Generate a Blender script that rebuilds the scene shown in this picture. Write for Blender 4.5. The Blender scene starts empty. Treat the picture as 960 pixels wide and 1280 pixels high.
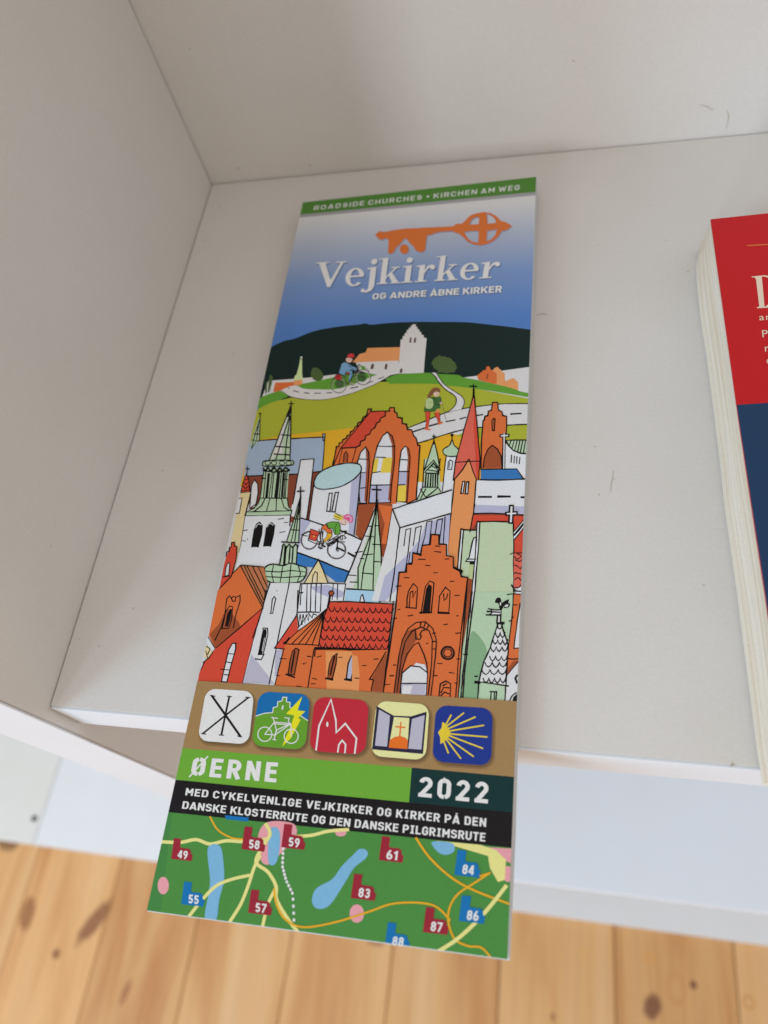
import bpy, bmesh, math, random
from mathutils import Vector, Matrix
from mathutils.geometry import tessellate_polygon
random.seed(7)
scene = bpy.context.scene
COL = scene.collection

# ------------------------------------------------------------------ camera
S = 0.22                                   # camera height above the shelf, metres
AX = (0.97300663, 0.01550535, -0.2302557)      # cabinet width axis, seen from the camera (x right, y down, z ahead)
AZ = (0.19283242, 0.49350478, 0.8480971)       # plumb line
AY = (-0.12678233, 0.86960486, -0.47719348)    # towards the viewer
FPX = 928.0
cam_d = bpy.data.cameras.new('camera'); cam = bpy.data.objects.new('camera', cam_d); COL.objects.link(cam)
right = Vector((AX[0], -AY[0], -AZ[0])); up = -Vector((AX[1], -AY[1], -AZ[1])); back = -Vector((AX[2], -AY[2], -AZ[2]))
m = Matrix.Identity(4)
for i in range(3):
    m[i][0] = right[i]; m[i][1] = up[i]; m[i][2] = back[i]
m[2][3] = S
cam.matrix_world = m
cam_d.sensor_fit = 'VERTICAL'; cam_d.sensor_height = 36.0; cam_d.lens = FPX/1280*36
cam_d.clip_start = 0.01; cam_d.clip_end = 60
cam_d.dof.use_dof = True; cam_d.dof.focus_distance = 0.238; cam_d.dof.aperture_fstop = 10
scene.camera = cam

# ------------------------------------------------------------------ light
w = bpy.data.worlds.new('World'); scene.world = w; w.use_nodes = True
bg = w.node_tree.nodes['Background']; bg.inputs[0].default_value = (1.0, 0.945, 0.89, 1); bg.inputs[1].default_value = 0.76
def area(name, loc, target, sx, sy, power, col):
    d = bpy.data.lights.new(name, 'AREA'); d.shape = 'RECTANGLE'; d.size = sx; d.size_y = sy; d.energy = power; d.color = col
    o = bpy.data.objects.new(name, d); COL.objects.link(o); o.location = loc
    o.rotation_euler = (Vector(target)-Vector(loc)).to_track_quat('-Z', 'Y').to_euler()
    return o
area('window_light', (-1.75, -1.70, 0.78), (0, 0.1, -0.1), 0.8, 1.1, 43, (0.50, 0.74, 1.0))
area('window_light', (-0.98, -2.43, 0.62), (0, 0.25, 0.0), 0.32, 1.0, 20, (0.76, 0.88, 1.0))
scene.view_settings.view_transform = 'Standard'; scene.view_settings.look = 'None'
scene.view_settings.exposure = 0; scene.view_settings.gamma = 1
scene.cycles.max_bounces = 8; scene.cycles.diffuse_bounces = 5

# ------------------------------------------------------------------ helpers
def lin(c):
    c /= 255.0
    return c/12.92 if c <= 0.04045 else ((c+0.055)/1.055)**2.4
def rgb(r, g, b, white=None):
    """print colour: as measured, relative to the paper white measured beside it"""
    if white is None: return (lin(r), lin(g), lin(b), 1)
    return tuple(min(0.85, 0.78*lin(a)/lin(b_)) for a, b_ in zip((r, g, b), white))+(1,)
def ray(px, py):
    v = (px-480, py-640, FPX)
    d = lambda A: v[0]*A[0]+v[1]*A[1]+v[2]*A[2]
    return Vector((d(AX), -d(AY), -d(AZ)))
def on_z(px, py, z):
    r = ray(px, py); t = (z-S)/r.z
    return Vector((r.x*t, r.y*t, z))
def mesh_obj(name, verts, faces, mats, parent=None, fm=None, smooth=False):
    me = bpy.data.meshes.new(name); me.from_pydata([tuple(v) for v in verts], [], faces)
    for mm in (mats if isinstance(mats, (list, tuple)) else [mats]): me.materials.append(mm)
    if fm: me.polygons.foreach_set('material_index', fm)
    if smooth: me.polygons.foreach_set('use_smooth', [True]*len(me.polygons))
    me.update()
    o = bpy.data.objects.new(name, me); COL.objects.link(o)
    if parent: o.parent = parent
    return o
def box(name, x0, x1, y0, y1, z0, z1, mat, parent=None, bevel=0.0006, shear=None):
    bm = bmesh.new()
    vs = [bm.verts.new((x, y, z)) for z in (z0, z1) for y in (y0, y1) for x in (x0, x1)]
    if shear:
        for v in vs: v.co.x += shear(v.co.y)
    for f in ((0, 2, 3, 1), (4, 5, 7, 6), (0, 1, 5, 4), (2, 6, 7, 3), (0, 4, 6, 2), (1, 3, 7, 5)): bm.faces.new([vs[i] for i in f])
    if bevel: bmesh.ops.bevel(bm, geom=list(bm.edges), offset=bevel, segments=2, affect='EDGES', profile=0.5)
    bmesh.ops.recalc_face_normals(bm, faces=bm.faces)
    me = bpy.data.meshes.new(name); bm.to_mesh(me); bm.free(); me.materials.append(mat)
    o = bpy.data.objects.new(name, me); COL.objects.link(o)
    if parent: o.parent = parent
    return o
def empty(name, loc, label=None, cat=None, kind=None):
    o = bpy.data.objects.new(name, None); COL.objects.link(o); o.location = loc; o.empty_display_size = 0.05
    if label: o['label'] = label
    if cat: o['category'] = cat
    if kind: o['kind'] = kind
    return o

# ------------------------------------------------------------------ materials
def newmat(name, rough=0.5, spec=0.5):
    m_ = bpy.data.materials.new(name); m_.use_nodes = True
    b = m_.node_tree.nodes['Principled BSDF']; b.inputs['Roughness'].default_value = rough
    b.inputs['Specular IOR Level'].default_value = spec
    return m_, m_.node_tree.nodes, m_.node_tree.links, b
def laminate(name, base, dirt=1.0, rough=0.38):
    m_, N, L, b = newmat(name, rough)
    geo = N.new('ShaderNodeNewGeometry')
    n1 = N.new('ShaderNodeTexNoise'); n1.inputs['Scale'].default_value = 14; n1.inputs['Detail'].default_value = 4
    L.new(geo.outputs['Position'], n1.inputs['Vector'])
    r1 = N.new('ShaderNodeValToRGB'); r1.color_ramp.elements[0].position = 0.3; r1.color_ramp.elements[1].position = 0.75
    k = 1-0.06*dirt
    r1.color_ramp.elements[0].color = (base[0]*k, base[1]*k*0.99, base[2]*k*0.975, 1); r1.color_ramp.elements[1].color = (*base, 1)
    L.new(n1.outputs['Fac'], r1.inputs[0])
    # fine speckle of dust and grain
    n2 = N.new('ShaderNodeTexNoise'); n2.inputs['Scale'].default_value = 900; n2.inputs['Detail'].default_value = 3
    L.new(geo.outputs['Position'], n2.inputs['Vector'])
    r2 = N.new('ShaderNodeMapRange'); r2.inputs['From Min'].default_value = 0.3; r2.inputs['From Max'].default_value = 0.7
    r2.inputs['To Min'].default_value = 1-0.035*dirt; r2.inputs['To Max'].default_value = 1.015
    L.new(n2.outputs['Fac'], r2.inputs['Value'])
    mx = N.new('ShaderNodeMix'); mx.data_type = 'RGBA'; mx.blend_type = 'MULTIPLY'; mx.inputs['Factor'].default_value = 1
    L.new(r1.outputs[0], mx.inputs[6]); L.new(r2.outputs[0], mx.inputs[7])
    # sparse small specks of dirt
    v = N.new('ShaderNodeTexVoronoi'); v.inputs['Scale'].default_value = 62; L.new(geo.outputs['Position'], v.inputs['Vector'])
    nz = N.new('ShaderNodeTexNoise'); nz.inputs['Scale'].default_value = 600; L.new(geo.outputs['Position'], nz.inputs['Vector'])
    ad = N.new('ShaderNodeMath'); ad.operation = 'MULTIPLY_ADD'; ad.inputs[1].default_value = 0.05; L.new(nz.outputs['Fac'], ad.inputs[0]); L.new(v.outputs['Distance'], ad.inputs[2])
    sp = N.new('ShaderNodeMapRange'); sp.inputs['From Min'].default_value = 0.062; sp.inputs['From Max'].default_value = 0.042
    L.new(ad.outputs[0], sp.inputs['Value'])
    wn = N.new('ShaderNodeSeparateColor'); L.new(v.outputs['Color'], wn.inputs[0])
    th = N.new('ShaderNodeMath'); th.operation = 'GREATER_THAN'; th.inputs[1].default_value = 0.62; L.new(wn.outputs[0], th.inputs[0])
    ml = N.new('ShaderNodeMath'); ml.operation = 'MULTIPLY'; L.new(sp.outputs[0], ml.inputs[0]); L.new(th.outputs[0], ml.inputs[1])
    ml2 = N.new('ShaderNodeMath'); ml2.operation = 'MULTIPLY'; ml2.inputs[1].default_value = 0.32*dirt; L.new(ml.outputs[0], ml2.inputs[0])
    m2 = N.new('ShaderNodeMix'); m2.data_type = 'RGBA'; L.new(ml2.outputs[0], m2.inputs['Factor']); L.new(mx.outputs[2], m2.inputs[6])
    m2.inputs[7].default_value = (0.25, 0.19, 0.13, 1)
    L.new(m2.outputs[2], b.inputs['Base Color'])
    bp = N.new('ShaderNodeBump'); bp.inputs['Strength'].default_value = 0.12; bp.inputs['Distance'].default_value = 0.0003
    n3 = N.new('ShaderNodeTexNoise'); n3.inputs['Scale'].default_value = 350; n3.inputs['Detail'].default_value = 2
    L.new(geo.outputs['Position'], n3.inputs['Vector']); L.new(n3.outputs['Fac'], bp.inputs['Height']); L.new(bp.outputs[0], b.inputs['Normal'])
    return m_
MAT_SHELF = laminate('shelf_laminate', (0.76, 0.735, 0.705))
MAT_PANEL = laminate('panel_laminate', (0.74, 0.71, 0.675), 0.8)
MAT_BACK = laminate('back_panel_laminate', (0.74, 0.70, 0.66), 0.9)
MAT_EDGE = laminate('edge_band', (0.74, 0.77, 0.81), 0.5)
MAT_BASE2 = laminate('base_laminate_mid', (0.77, 0.77, 0.775), 0.3)  # bottom board tint, between the base and lower laminates
MAT_BASE = laminate('base_laminate', (0.74, 0.72, 0.67), 0.3)
MAT_LOW = laminate('lower_laminate_window_lit', (0.80, 0.835, 0.895), 0.25)  # cool window light on the lower shelf, put into its base colour
def flat(name, c, rough=0.5, spec=0.5):
    m_, N, L, b = newmat(name, rough, spec)
    geo = N.new('ShaderNodeNewGeometry')
    n = N.new('ShaderNodeTexNoise'); n.inputs['Scale'].default_value = 1500; n.inputs['Detail'].default_value = 2
    L.new(geo.outputs['Position'], n.inputs['Vector'])
    r = N.new('ShaderNodeMapRange'); r.inputs['From Min'].default_value = 0.3; r.inputs['From Max'].default_value = 0.7
    r.inputs['To Min'].default_value = 0.96; r.inputs['To Max'].default_value = 1.03
    L.new(n.outputs['Fac'], r.inputs['Value'])
    mx = N.new('ShaderNodeMix'); mx.data_type = 'RGBA'; mx.blend_type = 'MULTIPLY'; mx.inputs['Factor'].default_value = 1
    mx.inputs[6].default_value = c; L.new(r.outputs[0], mx.inputs[7]); L.new(mx.outputs[2], b.inputs['Base Color'])
    return m_
MAT_PAPER = flat('white_paper', (0.74, 0.74, 0.73, 1), 0.5)
MAT_PAGES = flat('aged_page_edges', (0.78, 0.70, 0.58, 1), 0.8, 0.2)
def strata(m_):
    N = m_.node_tree.nodes; L = m_.node_tree.links; b = N['Principled BSDF']; src = b.inputs['Base Color'].links[0].from_socket
    geo = N.new('ShaderNodeNewGeometry'); mp = N.new('ShaderNodeMapping'); mp.inputs['Scale'].default_value = (6, 6, 900); L.new(geo.outputs['Position'], mp.inputs[0])
    n = N.new('ShaderNodeTexNoise'); n.inputs['Scale'].default_value = 1.6; n.inputs['Detail'].default_value = 5; L.new(mp.outputs[0], n.inputs['Vector'])
    r = N.new('ShaderNodeValToRGB'); e = r.color_ramp.elements; e[0].position = .34; e[0].color = (.87, .81, .71, 1); e[1].position = .6; e[1].color = (1, 1, 1, 1)
    L.new(n.outputs['Fac'], r.inputs[0]); mx = N.new('ShaderNodeMix'); mx.data_type = 'RGBA'; mx.blend_type = 'MULTIPLY'; mx.inputs['Factor'].default_value = 1
    L.new(src, mx.inputs[6]); L.new(r.outputs[0], mx.inputs[7]); L.new(mx.outputs[2], b.inputs['Base Color'])
strata(MAT_PAGES)
MAT_RED = flat('red_cover', rgb(200, 16, 24), 0.42, 0.25)
MAT_NAVY = flat('navy_cover', rgb(24, 58, 94), 0.42, 0.25)
MAT_CREAM = flat('cream_ink', rgb(238, 215, 190), 0.5)
MAT_ORINK = flat('orange_ink', rgb(225, 120, 50), 0.5)
MAT_DARK = flat('dark_hole', (0.05, 0.045, 0.035, 1), 0.8)

# ------------------------------------------------------------------ cabinet
FRONT, BACK = 0.2173*S, 1.4212*S
XL = lambda y: (-0.7467 - (y/S-0.2173)*0.0361)*S            # inner face of the left panel, a little out of square
XR = 0.70
FLOOR = -1.327
PF = 0.195*S                                             # front of the upright panels
cab = empty('shelf_unit', (0, 0, 0), 'white laminate shelf unit whose upper shelf carries the leaflet and the red book', 'shelf unit')
sh = box('shelf_board', 0, XR, FRONT, BACK-0.0006, -0.0195, 0, MAT_SHELF, cab, 0.00012)
for v in sh.data.vertices:
    if v.co.x < 0.1: v.co.x += XL(v.co.y)+0.0004
# edge band along the shelf's front, a hair narrower than the board
eb = box('edge_band', XL(FRONT)+0.0008, XR-0.001, FRONT-0.0009, FRONT-0.00002, -0.0196, -0.00008, MAT_EDGE, sh, 0.00015)
bp_ = box('back_panel', -2.1, XR+0.3, BACK, BACK+0.008, FLOOR+0.02, 0.62, MAT_BACK, cab, 0)
lp = box('side_panel', -0.037, 0, PF, BACK-0.0005, FLOOR+0.027, 0.62, MAT_PANEL, cab, 0.0006, shear=XL)
le = box('edge_band', XL(PF)-0.0372, XL(PF)+0.0002, PF-0.0009, PF-0.0001, FLOOR+0.028, 0.62, MAT_EDGE, lp, 0.0003)
rp = box('side_panel', XR, XR+0.018, PF, BACK-0.0005, FLOOR+0.027, 0.62, MAT_PANEL, cab, 0.0006)
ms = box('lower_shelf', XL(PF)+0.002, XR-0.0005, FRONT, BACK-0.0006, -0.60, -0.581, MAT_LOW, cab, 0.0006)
SEAM = lambda y: (y-0.12)*0.0
bb = box('bottom_board', -1.0615, XR+0.018, PF, BACK-0.0005, FLOOR, FLOOR+0.0265, MAT_BASE2, cab, 0.0008)
bb2 = box('bottom_board', -2.1, -1.0645, PF, BACK-0.0005, FLOOR, FLOOR+0.0245, MAT_BASE, cab, 0.0008)
ll = box('side_panel', -2.1, -2.063, PF, BACK-0.0005, FLOOR+0.027, 0.62, MAT_PANEL, cab, 0.0008)
# screw hole near the foot of the far left panel
def disc(name, c, r, n, mat, parent, nrm='x'):
    vs = [c]+[Vector(c)+Vector((0, math.cos(a)*r, math.sin(a)*r) if nrm == 'x' else (math.cos(a)*r, math.sin(a)*r, 0)) for a in [2*math.pi*k/n for k in range(n)]]
    return mesh_obj(name, vs, [(0, 1+k, 1+(k+1) % n) for k in range(n)], mat, parent)
_p = on_z(43, 1023, FLOOR+0.0247)
disc('screw_hole', _p, 0.007, 14, MAT_DARK, bb2, 'z')

# small scuffs and specks on the shelf
def scuff(pts, wd, z=0.00008, mat=None, name='scuff', parent=sh):
    P = [on_z(x, y, z) for x, y in pts]; V = []; F = []
    for i, p in enumerate(P):
        d = (P[min(i+1, len(P)-1)]-P[max(i-1, 0)]).normalized(); n = Vector((-d.y, d.x, 0))*wd*(0.4+0.6*math.sin(math.pi*(i+0.5)/len(P)))
        V += [p+n, p-n]
    for i in range(len(P)-1): F.append((2*i, 2*i+1, 2*i+3, 2*i+2))
    mesh_obj(name, V, F, mat, parent)
MAT_SCUFF = flat('scuff_brown', (0.47, 0.42, 0.35, 1), 0.7)
scuff([(766.5, 588), (766, 596), (764.5, 603), (763, 614)], 0.00012, mat=MAT_SCUFF)
scuff([(766, 600), (769, 598)], 0.0001, mat=MAT_SCUFF)
scuff([(858, 340), (862, 338)], 0.0002, mat=MAT_SCUFF)
scuff([(671, 394), (678, 392), (684, 393)], 0.0003, mat=MAT_SCUFF)
scuff([(914, 958), (915.5, 954), (918, 957)], 0.0003, mat=MAT_SCUFF)
for x, y in ((255, 301), (274, 259), (743, 558), (748, 618), (812, 257), (108, 735), (166, 760), (123, 808), (832, 300)):
    scuff([(x, y), (x+1.6, y+0.4)], 0.0003, mat=MAT_SCUFF)

# scuffs on the back panel
def on_back(px, py):
    r_ = ray(px, py); t = (BACK-0.00008)/r_.y
    return Vector((r_.x*t, BACK-0.00008, S+r_.z*t))
for pts, wd in (([(909, 138), (911, 146), (908, 160)], 0.00022), ([(875, 131), (883, 133), (892, 138)], 0.0002), ([(386, 206), (388, 207)], 0.0006), ([(296, 210), (299, 211)], 0.0005), ([(236, 60), (238, 61)], 0.0004), ([(715, 75), (718, 77)], 0.0003)):
    P = [on_back(*a) for a in pts]; V0 = []
    for k, p_ in enumerate(P):
        d = (P[min(k+1, len(P)-1)]-P[max(k-1, 0)]).normalized(); n = Vector((-d.z, 0, d.x))*wd*(0.5+0.5*(k % 2)); V0 += [p_+n, p_-n]
    mesh_obj('scuff', V0, [(2*k, 2*k+1, 2*k+3, 2*k+2) for k in range(len(P)-1)], MAT_SCUFF, bp_)

# ------------------------------------------------------------------ pine floor
def pine(name, knots):
    m_, N, L, b = newmat(name, 0.42)
    geo = N.new('ShaderNodeNewGeometry'); oi = N.new('ShaderNodeObjectInfo')
    cx = N.new('ShaderNodeCombineXYZ'); mm = N.new('ShaderNodeMath'); mm.operation = 'MULTIPLY'; mm.inputs[1].default_value = 37
    L.new(oi.outputs['Random'], mm.inputs[0]); L.new(mm.outputs[0], cx.inputs[0]); L.new(mm.outputs[0], cx.inputs[1])
    va = N.new('ShaderNodeVectorMath'); L.new(geo.outputs['Position'], va.inputs[0]); L.new(cx.outputs[0], va.inputs[1])
    # warp the grain round the knots
    mp = N.new('ShaderNodeMapping'); mp.inputs['Scale'].default_value = (1, 0.09, 1); L.new(va.outputs[0], mp.inputs[0])
    n1 = N.new('ShaderNodeTexNoise'); n1.inputs['Scale'].default_value = 13; n1.inputs['Detail'].default_value = 4; n1.inputs['Distortion'].default_value = 0.7
    L.new(mp.outputs[0], n1.inputs['Vector'])
    r = N.new('ShaderNodeValToRGB'); e = r.color_ramp.elements
    e[0].position = 0.28; e[0].color = rgb(200, 134, 76); e[1].position = 0.72; e[1].color = rgb(233, 186, 134)
    k = e.new(0.5); k.color = rgb(226, 172, 112)
    L.new(n1.outputs['Fac'], r.inputs[0])
    mp2 = N.new('ShaderNodeMapping'); mp2.inputs['Scale'].default_value = (1, 0.03, 1); L.new(va.outputs[0], mp2.inputs[0])
    n2 = N.new('ShaderNodeTexNoise'); n2.inputs['Scale'].default_value = 160; n2.inputs['Detail'].default_value = 3; L.new(mp2.outputs[0], n2.inputs['Vector'])
    r2 = N.new('ShaderNodeMapRange'); r2.inputs['From Min'].default_value = 0.3; r2.inputs['From Max'].default_value = 0.7; r2.inputs['To Min'].default_value = 0.93; r2.inputs['To Max'].default_value = 1.03
    L.new(n2.outputs['Fac'], r2.inputs['Value'])
    # each plank its own tone
    tr = N.new('ShaderNodeMapRange'); tr.inputs['To Min'].default_value = 0.88; tr.inputs['To Max'].default_value = 1.04; L.new(oi.outputs['Random'], tr.inputs['Value'])
    m0 = N.new('ShaderNodeMath'); m0.operation = 'MULTIPLY'; L.new(r2.outputs[0], m0.inputs[0]); L.new(tr.outputs[0], m0.inputs[1])
    mx = N.new('ShaderNodeMix'); mx.data_type = 'RGBA'; mx.blend_type = 'MULTIPLY'; mx.inputs['Factor'].default_value = 1
    L.new(r.outputs[0], mx.inputs[6]); L.new(m0.outputs[0], mx.inputs[7])
    cur = mx.outputs[2]
    wob = N.new('ShaderNodeTexNoise'); wob.inputs['Scale'].default_value = 60; L.new(geo.outputs['Position'], wob.inputs['Vector'])
    for (x, y, rx, ry, ang, c, ring) in knots:
        sb = N.new('ShaderNodeVectorMath'); sb.operation = 'SUBTRACT'; L.new(geo.outputs['Position'], sb.inputs[0]); sb.inputs[1].default_value = (x, y, FLOOR)
        ro = N.new('ShaderNodeMapping'); ro.vector_type = 'TEXTURE'; ro.inputs['Rotation'].default_value = (0, 0, ang); ro.inputs['Scale'].default_value = (rx, ry, 1e3)
        L.new(sb.outputs[0], ro.inputs[0])
        ln = N.new('ShaderNodeVectorMath'); ln.operation = 'LENGTH'; L.new(ro.outputs[0], ln.inputs[0])
        wd = N.new('ShaderNodeMath'); wd.operation = 'MULTIPLY_ADD'; wd.inputs[1].default_value = 0.5; L.new(wob.outputs['Fac'], wd.inputs[0]); L.new(ln.outputs['Value'], wd.inputs[2])
        if ring:      # a ring of resin-stained wood, not filled
            a1 = N.new('ShaderNodeMath'); a1.operation = 'SUBTRACT'; a1.inputs[1].default_value = 1.05; L.new(wd.outputs[0], a1.inputs[0])
            a2 = N.new('ShaderNodeMath'); a2.operation = 'ABSOLUTE'; L.new(a1.outputs[0], a2.inputs[0]); src = a2.outputs[0]; lo, hi = 0.30, 0.05
        else: src = wd.outputs[0]; lo, hi = 1.35, 0.9
        mr = N.new('ShaderNodeMapRange'); mr.inputs['From Min'].default_value = lo; mr.inputs['From Max'].default_value = hi; L.new(src, mr.inputs['Value'])
        mk = N.new('ShaderNodeMath'); mk.operation = 'MULTIPLY'; mk.inputs[1].default_value = 0.55 if ring else 0.8; L.new(mr.outputs[0], mk.inputs[0])
        mq = N.new('ShaderNodeMix'); mq.data_type = 'RGBA'; L.new(mk.outputs[0], mq.inputs['Factor']); L.new(cur, mq.inputs[6]); mq.inputs[7].default_value = c
        cur = mq.outputs[2]
    L.new(cur, b.inputs['Base Color'])
    return m_
def fp(x, y): p = on_z(x, y, FLOOR); return p.x, p.y
KN = []
DKB = rgb(105, 52, 34); MDB = rgb(128, 72, 40); YEL = rgb(225, 155, 40)
for (x, y, rx, ry, a, c, ring) in ((118, 1152, 0.017, 0.052, -0.55, MDB, 0), (34, 1142, 0.018, 0.034, 0.1, rgb(150, 92, 52), 0), (70, 1192, 0.010, 0.010, 0, MDB, 0),
        (157, 1240, 0.008, 0.024, -0.2, rgb(160, 100, 60), 0), (10, 1052, 0.03, 0.02, 0, rgb(120, 80, 45), 0),
        (815, 1258, 0.0150, 0.021, -0.3, DKB, 0), (867, 1231, 0.0065, 0.0075, 0, DKB, 0), (691, 1271, 0.004, 0.007, 0, rgb(150, 100, 60), 0),
        (845, 1235, 0.016, 0.026, 0, rgb(200, 140, 84), 1), (812, 1199, 0.009, 0.009, 0, YEL, 1), (729, 1193, 0.009, 0.009, 0, rgb(226, 168, 80), 1),
        (936, 1253, 0.010, 0.010, 0, rgb(200, 125, 30), 1), (470, 1176, 0.02, 0.010, 0, rgb(165, 112, 72), 0)):
    q = fp(x, y); KN.append((q[0], q[1], rx, ry, a, c, ring))
floor = empty('floor', (0, 0, FLOOR), kind='structure')
MAT_PINE = pine('pine_planks', KN)
PW = 0.1945; x = 0.1045-PW*14
i = 0
while x < 2.6:
    pl = box('plank', x+0.0007, x+PW-0.0007, -3.2, 1.2, -0.02, random.uniform(-0.0006, 0.0), MAT_PINE, floor, 0.0022)
    x += PW
base = mesh_obj('subfloor', [(-4, -4, FLOOR-0.0205), (4, -4, FLOOR-0.0205), (4, 2, FLOOR-0.0205), (-4, 2, FLOOR-0.0205)], [(0, 1, 2, 3)], MAT_DARK)
base.parent = floor; base.location = (0, 0, -FLOOR)
# ------------------------------------------------------------------ the leaflet
Z0, ZS = 0.0135*S, 0.0225                       # height of the cover at y = 0 and its rise towards the back
LB = on_z(408, 1168, 0.0)                        # the leaflet's base point
leaf = empty('leaflet', (LB.x, LB.y, 0), 'tall glossy church route leaflet with colourful town drawing, overhanging the shelf front', 'leaflet')
def on_cover(px, py, lift=0.0):
    r = ray(px, py)                                # plane z = Z0 + ZS*y + lift
    t = (Z0+lift-S)/(r.z-ZS*r.y)
    return Vector((r.x*t-LB.x, r.y*t-LB.y, S+r.z*t))
TL, TR, BR, BL = (378.6, 253), (670.3, 221), (634.2, 1199), (183.4, 1138)
QUAD = [TL, TR, BR, BL]
# the sheets below the cover
def sheet(name, outline_top, th, mat):
    n = len(outline_top); V = outline_top+[Vector((v.x, v.y, v.z-th)) for v in outline_top]
    F = [tuple(range(n))[::-1], tuple(range(n, 2*n))]+[(k, (k+1) % n, n+(k+1) % n, n+k) for k in range(n)]
    return mesh_obj(name, V, F, mat, leaf)
def lerp2(a, b, t): return (a[0]+(b[0]-a[0])*t, a[1]+(b[1]-a[1])*t)
edge_px = []
for a, b in ((TL, TR), (TR, BR), (BR, BL), (BL, TL)):
    for k in range(12): edge_px.append(lerp2(a, b, k/12))
cover_top = [on_cover(*p) for p in edge_px]
sheet('cover_sheet', [v.copy() for v in cover_top], 0.00028, MAT_PAPER)
NP = 9
for k in range(NP):
    f = 0.92-0.80*k/(NP-1); dx = 0.00015+0.0005*(k/(NP-1))+random.uniform(-0.00015, 0.00015); dy = random.uniform(0, 0.0006)
    o = []
    for idx, v in enumerate(cover_top):
        yy = v.y+LB.y
        jit = 0.00015*math.sin(idx*1.7+k)
        # pages stay together at the spine on the left and step out a touch at the right
        o.append(Vector((v.x+(dx if 12 <= idx <= 24 else 0)+jit, v.y+(dy if idx <= 12 else -dy if 24 <= idx <= 36 else 0)*0.6, (v.z-0.0004)*f)))
    sheet('inner_page', o, 0.00016, MAT_PAPER)

# ---- printing: flat inked shapes laid in order on the cover
PRINTS = {}
W_TOP, W_MID, W_LOW = (192, 188, 190), (208, 203, 208), (216, 220, 236)
C = {}
def c(name, r, g, b, w_): C[name] = rgb(r, g, b, w_)
c('banner_green', 66, 112, 40, W_TOP); c('key_orange', 190, 98, 44, W_TOP); c('title_white', 212, 211, 217, W_TOP)
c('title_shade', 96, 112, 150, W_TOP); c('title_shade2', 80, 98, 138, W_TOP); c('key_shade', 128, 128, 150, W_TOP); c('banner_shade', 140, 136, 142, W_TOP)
c('forest', 8, 30, 29, W_TOP); c('grass_dark', 84, 134, 44, W_TOP); c('olive', 148, 150, 44, W_TOP); c('olive2', 120, 140, 48, W_TOP); c('mustard', 212, 160, 40, W_MID)
c('page_white', 205, 198, 202, W_MID); c('roof_peach', 214, 132, 84, W_TOP); c('win_dark', 82, 62, 60, W_TOP); c('bush', 66, 84, 46, W_TOP)
c('pale_green', 178, 192, 140, W_TOP); c('orange', 205, 101, 54, W_MID); c('orange_lt', 224, 138, 86, W_MID); c('brick_dk', 150, 72, 42, W_MID)
c('brown', 128, 62, 44, W_MID); c('red', 200, 68, 50, W_MID); c('coral', 206, 92, 78, W_MID); c('mint', 172, 190, 164, W_MID); c('mint2', 132, 172, 142, W_LOW)
c('panel_green', 180, 191, 162, W_MID); c('steel', 152, 166, 192, W_MID); c('teal_lt', 174, 196, 204, W_MID); c('lav', 172, 168, 196, W_MID)
c('white', 212, 208, 218, W_MID); c('white2', 216, 219, 235, W_LOW); c('lav2', 182, 182, 212, W_LOW); c('cream', 214, 192, 150, W_MID); c('yellow', 226, 186, 72, W_MID)
c('blue', 52, 108, 172, W_MID); c('sky_blue', 160, 190, 215, W_MID); c('ink', 10, 8, 11, W_MID); c('grey_line', 104, 88, 96, W_MID); c('ochre', 176, 106, 70, W_MID)
c('skin', 224, 178, 168, W_MID); c('pink', 214, 96, 148, W_MID); c('jacket', 104, 140, 176, W_TOP); c('green', 92, 150, 56, W_MID); c('dk_green', 62, 98, 52, W_MID)
c('sage', 176, 186, 136, W_MID); c('brown2', 124, 78, 50, W_MID); c('crimson_sm', 196, 52, 58, W_MID)
c('tan', 158, 128, 90, W_LOW); c('tan_dk', 138, 110, 76, W_LOW); c('tan_dk2', 112, 88, 64, W_LOW); c('ic_blue', 18, 108, 184, W_LOW); c('ic_green', 98, 158, 50, W_LOW)
c('ic_yellow', 244, 222, 40, W_LOW); c('ic_red', 188, 42, 62, W_LOW); c('ic_cream', 226, 226, 172, W_LOW); c('ic_navy', 36, 36, 66, W_LOW); c('ic_orange', 230, 112, 40, W_LOW)
c('ic_royal', 26, 52, 148, W_LOW); c('ic_gold', 238, 202, 60, W_LOW); c('lime', 106, 168, 58, W_LOW); c('teal_dk', 6, 48, 52, W_LOW); c('black', 18, 15, 22, W_LOW)
c('map_green', 72, 138, 68, W_LOW); c('map_green2', 64, 130, 70, W_LOW); c('map_cream', 232, 222, 150, W_LOW); c('map_gold', 228, 168, 40, W_LOW); c('map_lake', 120, 178, 228, W_LOW)
c('map_pink', 226, 158, 178, W_LOW); c('map_red', 150, 34, 56, W_LOW); c('map_blue', 8, 112, 188, W_LOW); c('letter', 222, 225, 238, W_LOW)
PM = {}
def pmat(k):
    if k not in PM: PM[k] = flat('ink_'+k if k != 'ink' else 'ink_line', C[k], 0.30, 0.22)
    return PM[k]
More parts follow.
